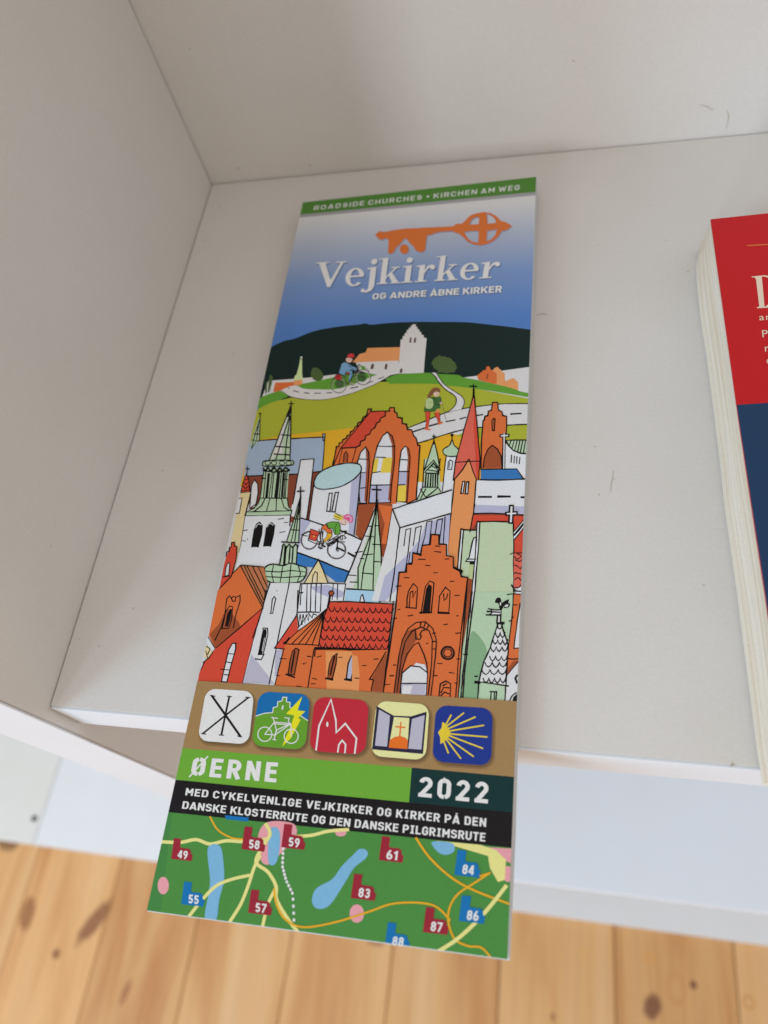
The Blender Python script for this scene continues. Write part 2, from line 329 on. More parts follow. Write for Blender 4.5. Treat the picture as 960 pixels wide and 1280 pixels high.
def grad_mat(name, stops, axis='Y'):
    m_, N, L, b = newmat(name, 0.30, 0.22)
    geo = N.new('ShaderNodeNewGeometry'); sx = N.new('ShaderNodeSeparateXYZ'); L.new(geo.outputs['Position'], sx.inputs[0])
    lo, hi = min(s[0] for s in stops), max(s[0] for s in stops)
    mr = N.new('ShaderNodeMapRange'); mr.inputs['From Min'].default_value = lo; mr.inputs['From Max'].default_value = hi; L.new(sx.outputs[axis], mr.inputs['Value'])
    r = N.new('ShaderNodeValToRGB'); e = r.color_ramp.elements
    ss = sorted(stops); e[0].position = 0; e[0].color = ss[0][1]; e[1].position = 1; e[1].color = ss[-1][1]
    for y, cc in ss[1:-1]: k = e.new((y-lo)/(hi-lo)); k.color = cc
    L.new(mr.outputs[0], r.inputs[0]); L.new(r.outputs[0], b.inputs['Base Color']); PM[name] = m_
def wy(px, py): return (on_cover(px, py)+LB).y
grad_mat('sky_print', [(wy(520, 236), rgb(186, 180, 184, W_TOP)), (wy(520, 262), rgb(188, 185, 189, W_TOP)), (wy(520, 300), rgb(152, 158, 178, W_TOP)), (wy(510, 345), rgb(108, 130, 174, W_TOP)), (wy(510, 400), rgb(74, 110, 170, W_TOP)), (wy(510, 460), rgb(64, 100, 160, W_TOP))])

VX, VY, VS = 0.0, 0.0, 1.0
def V(x0=0, y0=0, s=1.0):
    global VX, VY, VS; VX, VY, VS = x0, y0, s
def T(p): return (VX+p[0]/VS, VY+p[1]/VS)
DZ = 0.9e-5
LAY = []            # (bbox, layer, inkish)
PART = [None]
def part(name): PART[0] = [name, [], [], [], []]; PRINTS.setdefault('list', []).append(PART[0])
def clip_poly(P, Q):
    # Q is given clockwise in image space (y down)
    out = P
    for i in range(len(Q)):
        a, b = Q[i], Q[(i+1) % len(Q)]
        side = lambda p: (b[0]-a[0])*(p[1]-a[1])-(b[1]-a[1])*(p[0]-a[0])
        if not out: return out
        src = out; out = []
        for j in range(len(src)):
            p, q = src[j], src[(j+1) % len(src)]; sp, sq = side(p), side(q)
            if sp >= 0: out.append(p)
            if (sp >= 0) != (sq >= 0):
                t = sp/(sp-sq); out.append((p[0]+(q[0]-p[0])*t, p[1]+(q[1]-p[1])*t))
    return out
def layer_for(b, ink):
    L = 0
    for (bb, l, k) in LAY:
        if bb[0] < b[2] and b[0] < bb[2] and bb[1] < b[3] and b[1] < bb[3]:
            L = max(L, l if (ink and k) else l+1)
    LAY.append((b, L, ink)); return L
def bbox(P): return (min(p[0] for p in P)+.05, min(p[1] for p in P)+.05, max(p[0] for p in P)-.05, max(p[1] for p in P)-.05)
def emit(polys, col, tess, L=None):
    """polys: list of pixel polygons of one colour on one layer"""
    allp = [p for P in polys for p in P]
    if not allp: return
    if L is None: L = layer_for(bbox(allp), col in ('ink',))
    name, VV, FF, MM, FM = PART[0]
    if col not in MM: MM.append(col)
    mi = MM.index(col)
    for P in polys:
        if len(P) < 3: continue
        base_i = len(VV); VV.extend(on_cover(p[0], p[1], (L+1)*DZ) for p in P)
        if tess:
            for t in tessellate_polygon([[Vector((p[0], p[1], 0)) for p in P]]):
                a, b, d = (P[i] for i in t)
                cr = (b[0]-a[0])*(d[1]-a[1])-(b[1]-a[1])*(d[0]-a[0])
                if abs(cr) < 1e-9: continue
                FF.append(tuple(base_i+i for i in (t if cr < 0 else t[::-1]))); FM.append(mi)
        else: FF.append(tuple(range(base_i, base_i+len(P)))); FM.append(mi)
def sm(P, closed=True, n=5):
    out = []; N_ = len(P); rng = range(N_ if closed else N_-1)
    for i in rng:
        p = [P[(i+k) % N_] if closed else P[min(max(i+k, 0), N_-1)] for k in (-1, 0, 1, 2)]
        for j in range(n):
            t = j/n
            out.append(tuple(0.5*((2*p[1][d])+(-p[0][d]+p[2][d])*t+(2*p[0][d]-5*p[1][d]+4*p[2][d]-p[3][d])*t*t+(-p[0][d]+3*p[1][d]-3*p[2][d]+p[3][d])*t**3) for d in (0, 1)))
    if not closed: out.append(P[-1])
    return out
def F(col, P, smooth=False, clip=None):
    if smooth: P = sm(P)
    P = clip_poly([T(p) for p in P], clip or QUAD)
    P = [p for i, p in enumerate(P) if i == 0 or abs(p[0]-P[i-1][0])+abs(p[1]-P[i-1][1]) > 1e-4]
    if len(P) >= 3: emit([P], col, True)
def ribbon(P, wd, jit=0.0, closed=False):
    n = len(P); out = []; prev = None
    def nrm(i):
        a = P[(i-1) % n] if (closed or i > 0) else P[i]; b = P[(i+1) % n] if (closed or i < n-1) else P[i]
        def u(p, q):
            dx, dy = q[0]-p[0], q[1]-p[1]; l = math.hypot(dx, dy) or 1; return (dx/l, dy/l)
        if a is P[i]: d1 = d2 = u(P[i], b)
        elif b is P[i]: d1 = d2 = u(a, P[i])
        else: d1, d2 = u(a, P[i]), u(P[i], b)
        nx, ny = -(d1[1]+d2[1]), d1[0]+d2[0]; l = math.hypot(nx, ny)
        if l < 0.3: nx, ny = -d1[1], d1[0]; l = 1; k = 1
        else: nx, ny = nx/l, ny/l; k = min(1.8, 1/max(0.3, nx*-d1[1]+ny*d1[0]))
        return nx*k, ny*k
    for i in range(n):
        nx, ny = nrm(i); h = wd/2*(1+random.uniform(-jit, jit))
        out.append(((P[i][0]+nx*h, P[i][1]+ny*h), (P[i][0]-nx*h, P[i][1]-ny*h)))
    polys = []
    for i in range(n if closed else n-1):
        a, b = out[i], out[(i+1) % n]; polys.append([a[0], a[1], b[1], b[0]])
    return polys
def fixo(P):
    A = sum(P[i][0]*P[(i+1) % len(P)][1]-P[(i+1) % len(P)][0]*P[i][1] for i in range(len(P)))
    return P if A < 0 else P[::-1]
def K(P, wd=1.25, col='ink', smooth=False, closed=False, clip=None, jit=0.22):
    """a pen line; wd in photograph pixels"""
    if col == 'ink': wd *= 1.18
    if smooth: P = sm(P, closed)
    P = [T(p) for p in P]
    # break up long straight lines so the pen wobbles
    if col == 'ink':
        Q = []
        seq = P+[P[0]] if closed else P
        for i in range(len(seq)-1):
            a, b = seq[i], seq[i+1]; L = math.hypot(b[0]-a[0], b[1]-a[1]); k = max(1, int(L/9))
            for j in range(k):
                t = j/k; w_ = 0.22 if j else 0
                Q.append((a[0]+(b[0]-a[0])*t+random.uniform(-w_, w_), a[1]+(b[1]-a[1])*t+random.uniform(-w_, w_)))
        if not closed: Q.append(seq[-1])
        P = Q
    if not closed and len(P) > 1:         # round the ends out a little
        for e, f in ((0, 1), (-1, -2)):
            dx, dy = P[e][0]-P[f][0], P[e][1]-P[f][1]; l = math.hypot(dx, dy) or 1
            P[e] = (P[e][0]+dx/l*wd*0.3, P[e][1]+dy/l*wd*0.3)
    polys = []
    for q in ribbon(P, wd, jit if col == 'ink' else 0.0, closed):
        q = clip_poly(q, clip or QUAD) if True else q
        if len(q) >= 3: polys.append(fixo(q))
    emit(polys, col, False)
def KK(list_, wd=1.1, **k):
    for P in list_: K(P, wd, **k)
def FK(col, P, wd=1.25, smooth=False, clip=None):
    F(col, P, smooth, clip); K(P, wd, smooth=smooth, closed=True, clip=clip)
def ell(cx, cy, rx, ry=None, n=20, a0=0, a1=360, rot=0):
    ry = ry or rx; cr, sr = math.cos(math.radians(rot)), math.sin(math.radians(rot)); out = []
    full = abs(a1-a0) == 360
    for i in range(n if full else n+1):
        a = math.radians(a0+(a1-a0)*i/n); x, y = math.cos(a)*rx, math.sin(a)*ry
        out.append((cx+x*cr-y*sr, cy+x*sr+y*cr))
    return out
def bil(q, u, v):         # q = TL, TR, BR, BL
    a = lerp2(q[0], q[1], u); b = lerp2(q[3], q[2], u); return lerp2(a, b, v)
def rrect(q, r=0.2, n=6):
    out = []
    for cx, cy, a0 in ((1-r, r, -90), (1-r, 1-r, 0), (r, 1-r, 90), (r, r, 180)):
        for i in range(n+1):
            a = math.radians(a0+90*i/n); out.append(bil(q, cx+r*math.cos(a), cy+r*math.sin(a)))
    return out
_txt = {}
def text_polys(s, space=1.0, bold=0.02):
    k = (s, space, bold)
    if k in _txt: return _txt[k]
    cu = bpy.data.curves.new('lettering', 'FONT'); cu.body = s; cu.space_character = space; cu.offset = bold; cu.fill_mode = 'FRONT'; cu.resolution_u = 3
    o = bpy.data.objects.new('lettering', cu); COL.objects.link(o)
    bpy.context.view_layer.update()
    me = o.evaluated_get(bpy.context.evaluated_depsgraph_get()).to_mesh()
    vs = [(v.co.x, v.co.y) for v in me.vertices]; fs = [tuple(p.vertices) for p in me.polygons]
    bpy.data.objects.remove(o); bpy.data.curves.remove(cu)
    _txt[k] = (vs, fs); return vs, fs
_cap = [None]
def cap():
    if _cap[0] is None:
        vs, _ = text_polys('H', 1, 0.0); _cap[0] = max(v[1] for v in vs)
    return _cap[0]
# ---- an engineer's sans, each letter as centre lines (cap height 1)
def arc(cx, cy, rx, ry, a0, a1, n=7): return [(cx+rx*math.cos(math.radians(a0+(a1-a0)*i/n)), cy+ry*math.sin(math.radians(a0+(a1-a0)*i/n))) for i in range(n+1)]
def glyph(ch, th, wide=1.0):
    a = th/2; w = {'I': 0.0, 'M': .68, 'W': .86, 'L': .48, 'E': .5, 'J': .46, 'N': .60, 'V': .62, 'Y': .60, 'A': .64, 'Å': .64, 'K': .60, '1': .34, '•': .4, 'T': .54}.get(ch, .57)
    w *= wide
    if ch == 'I': w = th*(2.3 if wide == 1.0 else 1.0)
    x0, x1, y0, y1 = a, w-a, a, 1-a; cx = w/2; r = min((x1-x0)/2, .22); m = .52
    S_ = []
    bowl_ = lambda lo, hi, xs=0: [(xs, hi), (x1-r*.95, hi)]+arc(x1-r, (lo+hi)/2, r, (hi-lo)/2, 80, -80, 8)+[(x1-r*.95, lo), (xs, lo)]
    if ch in 'OØ0':
        rr = r if ch != '0' else (x1-x0)/2
        S_.append(('c', arc(x1-rr, y1-rr*1.05, rr, rr*1.05, 0, 90, 6)+arc(x0+rr, y1-rr*1.05, rr, rr*1.05, 90, 180, 6)+arc(x0+rr, y0+rr*1.05, rr, rr*1.05, 180, 270, 6)+arc(x1-rr, y0+rr*1.05, rr, rr*1.05, 270, 360, 6)))
        if ch == 'Ø': S_.append(('os', [(-.03, -.10), (w+.03, 1.10)]))
    elif ch in 'CG':
        S_.append(('o', [(x1, .68)]+arc(x1-r, y1-r, r, r, 0, 90, 6)+arc(x0+r, y1-r, r, r, 90, 180, 6)+arc(x0+r, y0+r, r, r, 180, 270, 6)+arc(x1-r, y0+r, r, r, 270, 360, 6)+([(x1, .32)] if ch == 'C' else [(x1, .46)])))
        if ch == 'G': S_.append(('o', [(w, .5-a*.2), (cx, .5-a*.2)]))
    elif ch in 'AÅ':
        S_ += [('o', [(a*.8, 0), (cx-.01, 1)]), ('o', [(cx+.01, 1), (w-a*.8, 0)]), ('o', [(w*.22, .25), (w*.78, .25)])]
        if ch == 'Å': S_.append(('cs', arc(cx, 1.17, .075, .085, 0, 315, 7)))
    elif ch == 'B': S_ += [('o', [(x0, 0), (x0, 1)]), ('o', bowl_(m, y1, x0)), ('o', bowl_(y0, m, x0))]
    elif ch == 'D': S_ += [('o', [(x0, 0), (x0, 1)]), ('o', [(x0, y1), (x1-r, y1)]+arc(x1-r, y1-r, r, r, 85, 0, 5)+arc(x1-r, y0+r, r, r, 0, -85, 5)+[(x1-r, y0), (x0, y0)])]
    elif ch == 'E': S_ += [('o', [(x0, 0), (x0, 1)]), ('o', [(x0, y1), (w, y1)]), ('o', [(x0, m), (w*.93, m)]), ('o', [(x0, y0), (w, y0)])]
    elif ch == 'H': S_ += [('o', [(x0, 0), (x0, 1)]), ('o', [(x1, 0), (x1, 1)]), ('o', [(x0, m), (x1, m)])]
    elif ch == 'I': S_ += [('o', [(w/2, 0), (w/2, 1)])]+([('o', [(w*.08, y1), (w*.92, y1)]), ('o', [(w*.08, y0), (w*.92, y0)])] if wide == 1.0 else [])
    elif ch == 'J': S_ += [('o', [(x1, 1), (x1, y0+r)]+arc(x1-r, y0+r, r, r, 0, -90, 5)+[(x0-a*.5, y0+.01)])]
    elif ch == 'K': S_ += [('o', [(x0, 0), (x0, 1)]), ('o', [(x0+a*.6, .42), (w-a*.7, 1)]), ('o', [(w*.42, .60), (w-a*.6, 0)])]
    elif ch == 'L': S_ += [('o', [(x0, 0), (x0, 1)]), ('o', [(x0, y0), (w, y0)])]
    elif ch == 'M': S_ += [('o', [(x0, 0), (x0, 1)]), ('o', [(x1, 0), (x1, 1)]), ('o', [(x0, 1-a*.6), (cx, .34)]), ('o', [(cx, .34), (x1, 1-a*.6)])]
    elif ch == 'N': S_ += [('o', [(x0, 0), (x0, 1)]), ('o', [(x1, 0), (x1, 1)]), ('o', [(x0+a*.1, 1-a*.5), (x1-a*.1, a*.5)])]
    elif ch == 'P': S_ += [('o', [(x0, 0), (x0, 1)]), ('o', bowl_(.43, y1, x0))]
    elif ch == 'R': S_ += [('o', [(x0, 0), (x0, 1)]), ('o', bowl_(.46, y1, x0)), ('o', [(w*.5, .46), (w-a*.7, 0)])]
    elif ch == 'S': S_.append(('o', [(x1, .73)]+arc(cx, y1-r*.95, r, r*.95, 5, 180, 8)+arc(x0+r, m+r*.7+.02, r, r*.7, 195, 255, 3)+[(cx, m)]+arc(x1-r, m-r*.75, r, r*.75, 60, 0, 3)+arc(cx, y0+r*.95, r, r*.95, 0, -180, 8)+[(x0, .28)]))
    elif ch == 'T': S_ += [('o', [(cx, 0), (cx, 1-a)]), ('o', [(0, y1), (w, y1)])]
    elif ch == 'U': S_.append(('o', [(x0, 1)]+arc(x0+r, y0+r, r, r, 180, 270, 6)+arc(x1-r, y0+r, r, r, 270, 360, 6)+[(x1, 1)]))
    elif ch == 'V': S_ += [('o', [(a*.8, 1), (cx-.01, 0)]), ('o', [(cx+.01, 0), (w-a*.8, 1)])]
    elif ch == 'W': S_ += [('o', [(a*.8, 1), (w*.28, 0)]), ('o', [(w*.28, 0), (cx, .9)]), ('o', [(cx, .9), (w*.72, 0)]), ('o', [(w*.72, 0), (w-a*.8, 1)])]
    elif ch == 'Y': S_ += [('o', [(cx, 0), (cx, .45)]), ('o', [(a*.8, 1), (cx, .40)]), ('o', [(cx, .40), (w-a*.8, 1)])]
    elif ch == '•': S_.append(('f', arc(cx, .5, .2, .2, 0, 330, 11)))
    elif ch == '1': S_ += [('o', [(x1, 0), (x1, 1)]), ('o', [(x1, .97-a), (0, .72)])]
    elif ch == '2': S_.append(('o', [(x0, .72)]+arc(cx, y1-.21, x1-cx, .21, 170, -30, 9)+[(x0+a*.3, y0+.03)])); S_.append(('o', [(0, y0), (w, y0)]))
    elif ch == '3': S_ += [('o', arc(cx, y1-.2, x1-cx, .2, 160, -75, 8)), ('o', arc(cx, y0+.23, x1-cx, .235, 75, -160, 8)), ('o', [(cx-.08, m), (cx+.05, m)])]
    elif ch == '4': S_ += [('o', [(w*.72, 0), (w*.72, 1)]), ('o', [(w*.68, .97), (a*.6, .27)]), ('o', [(a*.4, .27), (w, .27)])]
    elif ch == '5': S_ += [('o', [(x1, y1), (x0+.03, y1), (x0, .5)]), ('o', [(x0, .5)]+arc(cx, y0+.235, x1-cx, .235, 110, -160, 10))]
    elif ch == '6': S_ += [('c', arc(cx, y0+.22, x1-cx, .22, 0, 345, 15)), ('o', [(x0, .34), (x0+.03, .62), (cx+.06, 1)])]
    elif ch == '7': S_ += [('o', [(0, y1), (w, y1)]), ('o', [(x1, y1), (w*.32, 0)])]
    elif ch == '8': S_ += [('c', arc(cx, y1-.19, (x1-cx)*.92, .19, 0, 345, 15)), ('c', arc(cx, y0+.225, x1-cx, .225, 0, 345, 15))]
    elif ch == '9': S_ += [('c', arc(cx, y1-.22, x1-cx, .22, 0, 345, 15)), ('o', [(x1, .66), (x1-.03, .38), (cx-.06, 0)])]
    return w, S_
def TXT(s, col, q, gap=.14, th=.19, wide=1.0):
    """lettering fitted to the quad (TL, TR, BR, BL) of its capitals"""
    x = 0; items = []
    for ch in s:
        if ch == ' ': x += .30; continue
        w_, S_ = glyph(ch, th, wide); items.append((x, S_)); x += w_+gap
    x -= gap
    q = [T(p) for p in q]; allp = []; lv_ = {}
    for x0_, S_ in items:
        for k, (kind, P) in enumerate(S_):
            P = [(p[0]+x0_, p[1]) for p in P]
            if kind == 'f': rb_ = [P]
            else: rb_ = ribbon(P, {'cs': .055, 'os': .07}.get(kind, th), 0, kind in ('c', 'cs'))
            mp__ = [fixo([bil(q, p[0]/x, 1-p[1]) for p in R__]) for R__ in rb_]
            lv_.setdefault(k, []).extend(mp__)
            allp += [p for R__ in mp__ for p in R__]
    L = layer_for(bbox(allp), False)
    for k, polys in lv_.items(): emit(polys, col, False, L+k)
    LAY[-1] = (LAY[-1][0], L+len(lv_)-1, False)
def finish_prints():
    for name, VV, FF, MM, FM in PRINTS['list']:
        if FF: mesh_obj(name, VV, FF, [pmat(k) for k in MM], leaf, FM)
# ================= top of the cover
part('printed_sky'); V()
F('sky_print', [(370, 245), (680, 215), (675, 470), (290, 520)])
part('printed_hills')
V(320, 390, 2.667)
F('forest', sm([(10, 140), (48, 118), (90, 98), (130, 88), (200, 62), (280, 48), (340, 42), (365, 38), (385, 42), (450, 36), (530, 33), (600, 33), (700, 34), (780, 42), (850, 50), (925, 60)], False)+[(925, 230), (700, 230), (10, 300)])
V(320, 400, 6)
F('page_white', [(95, 455), (240, 445), (420, 430), (600, 408), (650, 500), (40, 590)])
V(500, 400, 6)
F('page_white', [(470, 432), (580, 418), (780, 378), (970, 352), (970, 560), (900, 545), (780, 510), (590, 460)])
V(280, 480, 4.8)
F('mustard', [(90, 335), (300, 300), (760, 255), (1000, 250), (1000, 620), (100, 620)])
V(460, 480, 4.571)
F('mustard', [(200, 300), (400, 280), (915, 320), (915, 640), (200, 660)])
F('olive', [(500, 300), (640, 230), (915, 220), (915, 317), (700, 315)])
V(320, 390, 2.667)
F('olive', sm([(-40, 440), (10, 320), (120, 285), (300, 240), (420, 233), (470, 233), (600, 238), (700, 250), (915, 290)], False)+[(915, 330), (700, 380), (560, 430), (430, 383), (330, 385), (200, 400), (100, 410), (-40, 436)])
V(320, 400, 6)
F('grass_dark', [(45, 575), (110, 550), (180, 530), (250, 570), (180, 598), (100, 625), (15, 668), (15, 600)])
F('grass_dark', sm([(300, 490), (420, 465), (560, 435), (700, 405), (920, 408), (760, 470), (600, 520), (480, 520), (360, 515)]))
V(500, 400, 6)
F('grass_dark', sm([(-110, 440), (-60, 420), (0, 403), (90, 400), (215, 395), (300, 405), (430, 412), (480, 432), (580, 450), (700, 478), (830, 505), (900, 535), (970, 548)], False)+sm([(970, 580), (850, 560), (700, 535), (540, 512), (340, 490), (260, 480), (0, 478), (-80, 480)], False))

part('printed_roads')
V(460, 480, 4.571)
rd = [(230, 250), (320, 215), (440, 165), (560, 138), (680, 122), (780, 113), (920, 112)]
rb = [(920, 230), (800, 235), (640, 248), (540, 262), (420, 295), (340, 322), (275, 340)]
F('page_white', sm(rd, False)+sm(rb, False)+[(255, 290)])
K(rd, 1.2, smooth=True); K(rb, 1.3, smooth=True)
KK([[(260, 272), (330, 250)], [(350, 240), (400, 226)], [(445, 215), (498, 205)], [(525, 200), (560, 190)], [(620, 180), (655, 175)], [(815, 172), (875, 168)]], 1.5)
V(500, 400, 6)
pl_, pr_ = [(230, 395), (265, 425), (290, 465), (340, 520), (400, 560), (422, 590), (415, 635), (380, 675), (340, 695)], [(270, 395), (300, 440), (330, 480), (400, 530), (460, 570), (483, 615), (465, 668)]
F('page_white', sm(pl_, False)+sm(pr_, False)[::-1])
K(pl_, 1.1, smooth=True); K(pr_, 0.8, smooth=True)
V(320, 400, 6)
rt = [(185, 525), (240, 500), (300, 490), (360, 515), (480, 521), (600, 518), (700, 492), (820, 445), (920, 405), (1010, 380)]
rl = [(185, 525), (250, 570), (330, 590), (440, 599), (560, 590), (700, 555), (820, 512), (900, 478), (1010, 415)]
F('page_white', sm(rt, False)+sm(rl, False)[::-1]); K(rl, 0.55, smooth=True)
KK([[(235, 500), (250, 512)], [(280, 530), (320, 540)], [(365, 546), (400, 549)], [(440, 549), (485, 549)], [(530, 547), (570, 545)], [(710, 512), (765, 500)], [(830, 473), (875, 460)], [(920, 440), (958, 428)]], 0.9)

part('printed_hill_church')
V(320, 390, 2.667)
F('page_white', [(332, 168), (475, 160), (480, 204), (440, 212), (400, 208), (375, 205), (345, 195)])
F('roof_peach', [(322, 168), (345, 140), (365, 135), (372, 120), (482, 117), (478, 162), (400, 165)])
V(500, 400, 6)
F('page_white', [(-15, 402), (-2, 260), (5, 145), (20, 145), (20, 120), (35, 120), (35, 98), (50, 98), (50, 75), (65, 75), (65, 58), (82, 58), (82, 40), (95, 40), (95, 32), (118, 32), (118, 50), (130, 50), (130, 70), (145, 70), (145, 90), (160, 90), (160, 112), (178, 112), (178, 130), (200, 138), (190, 240), (185, 300), (178, 396), (90, 400)])
for P in ([(75, 134), (82, 129), (88, 134), (84, 170), (68, 170)], [(107, 136), (114, 130), (121, 136), (119, 170), (102, 170)], [(0, 370), (12, 362), (19, 370), (16, 395), (-2, 396)]): F('win_dark', P)
V(320, 390, 2.667)
for P in ([(384, 177), (389, 171), (394, 176), (391, 190), (381, 190)], [(430, 177), (435, 171), (439, 176), (436, 191), (428, 191)]): F('win_dark', P)

part('printed_bushes')
V(500, 400, 6)
F('bush', [(235, 325), (248, 300), (268, 278), (285, 275), (292, 262), (312, 275), (330, 270), (355, 282), (375, 283), (395, 305), (412, 318), (420, 340), (428, 360), (415, 378), (410, 392), (375, 394), (350, 400), (310, 392), (288, 394), (275, 372), (252, 362), (246, 340)])
K([(290, 395), (275, 400)], 1, col='bush')
V(320, 400, 6)
part('printed_bushes')
F('bush', [(415, 385), (422, 362), (440, 355), (465, 360), (485, 378), (502, 400), (505, 430), (492, 448), (462, 458), (435, 450), (415, 425), (410, 405)])
part('printed_trees')
F('bush', [(100, 425), (112, 408), (125, 425), (120, 470), (100, 540), (88, 545), (95, 470)]); F('bush', [(72, 470), (85, 460), (82, 540), (68, 560)])
part('printed_village')
F('orange', [(145, 470), (290, 465), (300, 488), (240, 500), (185, 528), (150, 538), (128, 538)])
F('pale_green', [(332, 292), (345, 292), (346, 400), (352, 452), (284, 455), (288, 425), (304, 408), (322, 345)]); F('page_white', ell(340, 281, 8))
F('roof_peach', [(284, 455), (345, 448), (347, 480), (318, 490), (282, 484)])
part('printed_village')
V(500, 400, 6)
F('orange', [(580, 430), (584, 408), (600, 404), (600, 395), (615, 392), (618, 380), (643, 374), (650, 348), (672, 348), (678, 372), (690, 376), (728, 400), (725, 480), (700, 478), (590, 450)])
F('roof_peach', [(690, 376), (702, 374), (704, 362), (735, 350), (742, 366), (756, 370), (758, 386), (785, 398), (785, 440), (790, 460), (850, 435), (885, 465), (887, 528), (830, 508), (725, 482), (725, 400)])
F('brick_dk', [(652, 405), (658, 398), (663, 405), (658, 440), (645, 445)])

part('printed_cyclist_on_hill')
V(320, 400, 6)
F('dk_green', ell(625, 480, 34, 32)); F('dk_green', ell(795, 432, 36, 32))
for cx, cy in ((620, 490), (803, 430)): K(ell(cx, cy, 57), 0.9, col='grey_line', closed=True); K(ell(cx, cy, 50), 0.35, col='page_white', closed=True)
F('jacket', sm([(622, 398), (640, 335), (665, 318), (690, 322), (715, 345), (755, 360), (748, 378), (700, 372), (690, 395), (660, 412)]))
F('jacket', [(680, 405), (700, 375), (722, 385), (725, 410), (712, 455), (695, 458), (700, 415)])
K([(640, 335), (625, 398), (655, 412)], 0.5, smooth=True); K([(690, 335), (735, 375)], 0.5); K([(722, 390), (712, 455)], 0.5)
F('skin', sm([(672, 292), (695, 282), (722, 292), (718, 308), (702, 320), (680, 316)])); F('crimson_sm', sm([(683, 275), (700, 254), (728, 254), (738, 272), (730, 284), (700, 282)]))
K([(672, 292), (680, 316), (702, 320)], 0.4); K([(683, 278), (705, 284), (735, 280)], 0.4)
F('crimson_sm', ell(617, 430, 25, 22)); K(ell(617, 430, 25, 22), 0.35, closed=True); K(ell(617, 430, 9), 0.5, closed=True)
F('green', [(785, 345), (818, 348), (820, 372), (792, 375)]); F('brown2', ell(688, 402, 20, 13))
F('sage', [(700, 458), (735, 478), (725, 492), (700, 480)])
KK([[(620, 490), (660, 415), (730, 470), (690, 478), (620, 490)], [(735, 400), (770, 350), (803, 430)], [(740, 395), (725, 470)], [(765, 340), (790, 335)]], 0.6, col='grey_line')

KK([[(560, 485), (590, 425), (640, 410), (680, 430)], [(600, 440), (690, 478), (735, 400)], [(655, 420), (690, 478), (740, 410), (800, 430)], [(740, 370), (770, 330), (782, 345)], [(752, 350), (800, 345), (850, 385)], [(700, 460), (720, 490), (745, 478)], [(680, 375), (668, 410), (700, 412)], [(790, 415), (810, 430), (800, 445)]], .45)
KK([[(690, 296), (694, 299)], [(706, 296), (712, 298)], [(668, 318), (690, 328), (712, 322)]], .45)
part('printed_walker')
V(500, 470, 12)
F('red', [(378, 535), (458, 535), (450, 620), (432, 740), (420, 785), (382, 785), (392, 700), (382, 620)]); F('red', [(508, 552), (590, 535), (592, 590), (604, 640), (604, 690), (572, 705), (560, 650), (530, 610)])
F('orange', [(378, 780), (425, 778), (440, 795), (478, 802), (440, 815), (368, 806)]); F('orange', [(568, 700), (604, 686), (655, 688), (625, 718), (580, 736)])
F('dk_green', sm([(480, 312), (540, 318), (600, 310), (618, 345), (612, 400), (600, 440), (606, 480), (560, 490), (520, 530), (440, 535), (360, 528), (372, 470), (385, 380), (420, 330)]))
F('sage', sm([(400, 345), (440, 330), (485, 350), (500, 410), (485, 470), (430, 492), (385, 470), (380, 400)]))
F('orange_lt', sm([(545, 510), (580, 500), (600, 525), (575, 545), (545, 540)]))
F('skin', sm([(498, 262), (545, 235), (585, 248), (578, 295), (530, 305)]))
F('brown2', sm([(470, 205), (500, 180), (545, 172), (595, 190), (602, 245), (575, 240), (540, 228), (505, 255), (492, 285), (470, 300), (435, 325), (400, 330), (420, 300), (395, 288), (430, 275), (440, 240)]))
F('skin', ell(615, 405, 22, 18)); K([(600, 300), (640, 450), (690, 660)], 0.5, col='grey_line')
KK([[(480, 315), (520, 330), (505, 400)], [(600, 320), (618, 350), (600, 440)], [(360, 528), (440, 535), (520, 528)], [(378, 540), (392, 700), (378, 785)], [(458, 540), (436, 700)], [(510, 555), (560, 650), (572, 700)], [(592, 545), (606, 690)], [(385, 380), (365, 525)], [(540, 330), (545, 430), (600, 430)]], 0.35)
KK([[(420, 380), (450, 400), (425, 430)], [(460, 370), (475, 420)], [(430, 470), (460, 455)], [(540, 262), (548, 266)], [(562, 262), (570, 264)], [(545, 285), (562, 284)]], 0.35, col='grey_line')

# ================= the town
part('printed_town_backdrop')
V(280, 480, 4.8)
F('steel', [(140, 352), (215, 338), (330, 330), (603, 318), (590, 527), (500, 537), (120, 565)])
FK('steel', [(592, 300), (607, 298), (603, 340), (594, 340)], 1)
K([(195, 340), (330, 331), (603, 319), (600, 400), (590, 525)], 1.3)
F('brown', [(120, 555), (440, 540), (592, 523), (592, 700), (510, 830), (340, 830), (160, 760)])
K([(135, 553), (440, 540), (592, 523)], 1.4)
V(460, 480, 4.571)
F('white', [(225, 560), (480, 560), (520, 740), (440, 920), (110, 920), (130, 720)])
F('brick_dk', [(-60, 680), (140, 685), (130, 740), (110, 1000), (-60, 920)])

part('printed_brick_abbey')
V(280, 480, 4.8)
px3 = lambda L: [(280+x/4.8, 480+y/4.8) for x, y in L]
px4 = lambda L: [(460+x/4.571, 480+y/4.571) for x, y in L]
outL = px3([(652, 485), (665, 430), (675, 375), (690, 375), (690, 355), (710, 350), (712, 335), (735, 325), (738, 310), (755, 305), (760, 285), (775, 280), (785, 260), (800, 250), (805, 232), (825, 225), (835, 200), (855, 190), (865, 150), (885, 150), (880, 165)])
outR = px4([(100, 155), (118, 155), (125, 135), (150, 135), (152, 160), (165, 165), (168, 190), (195, 195), (195, 225), (220, 230), (225, 260), (250, 262), (260, 295), (275, 310), (285, 350), (297, 352), (290, 450), (275, 660), (225, 682)])
stepR = px3([(705, 385), (790, 380), (815, 370), (820, 345), (845, 335), (850, 310), (875, 300), (885, 275), (905, 262), (915, 235), (935, 225), (940, 205), (960, 195)])+px4([(98, 182), (100, 155)])
V()
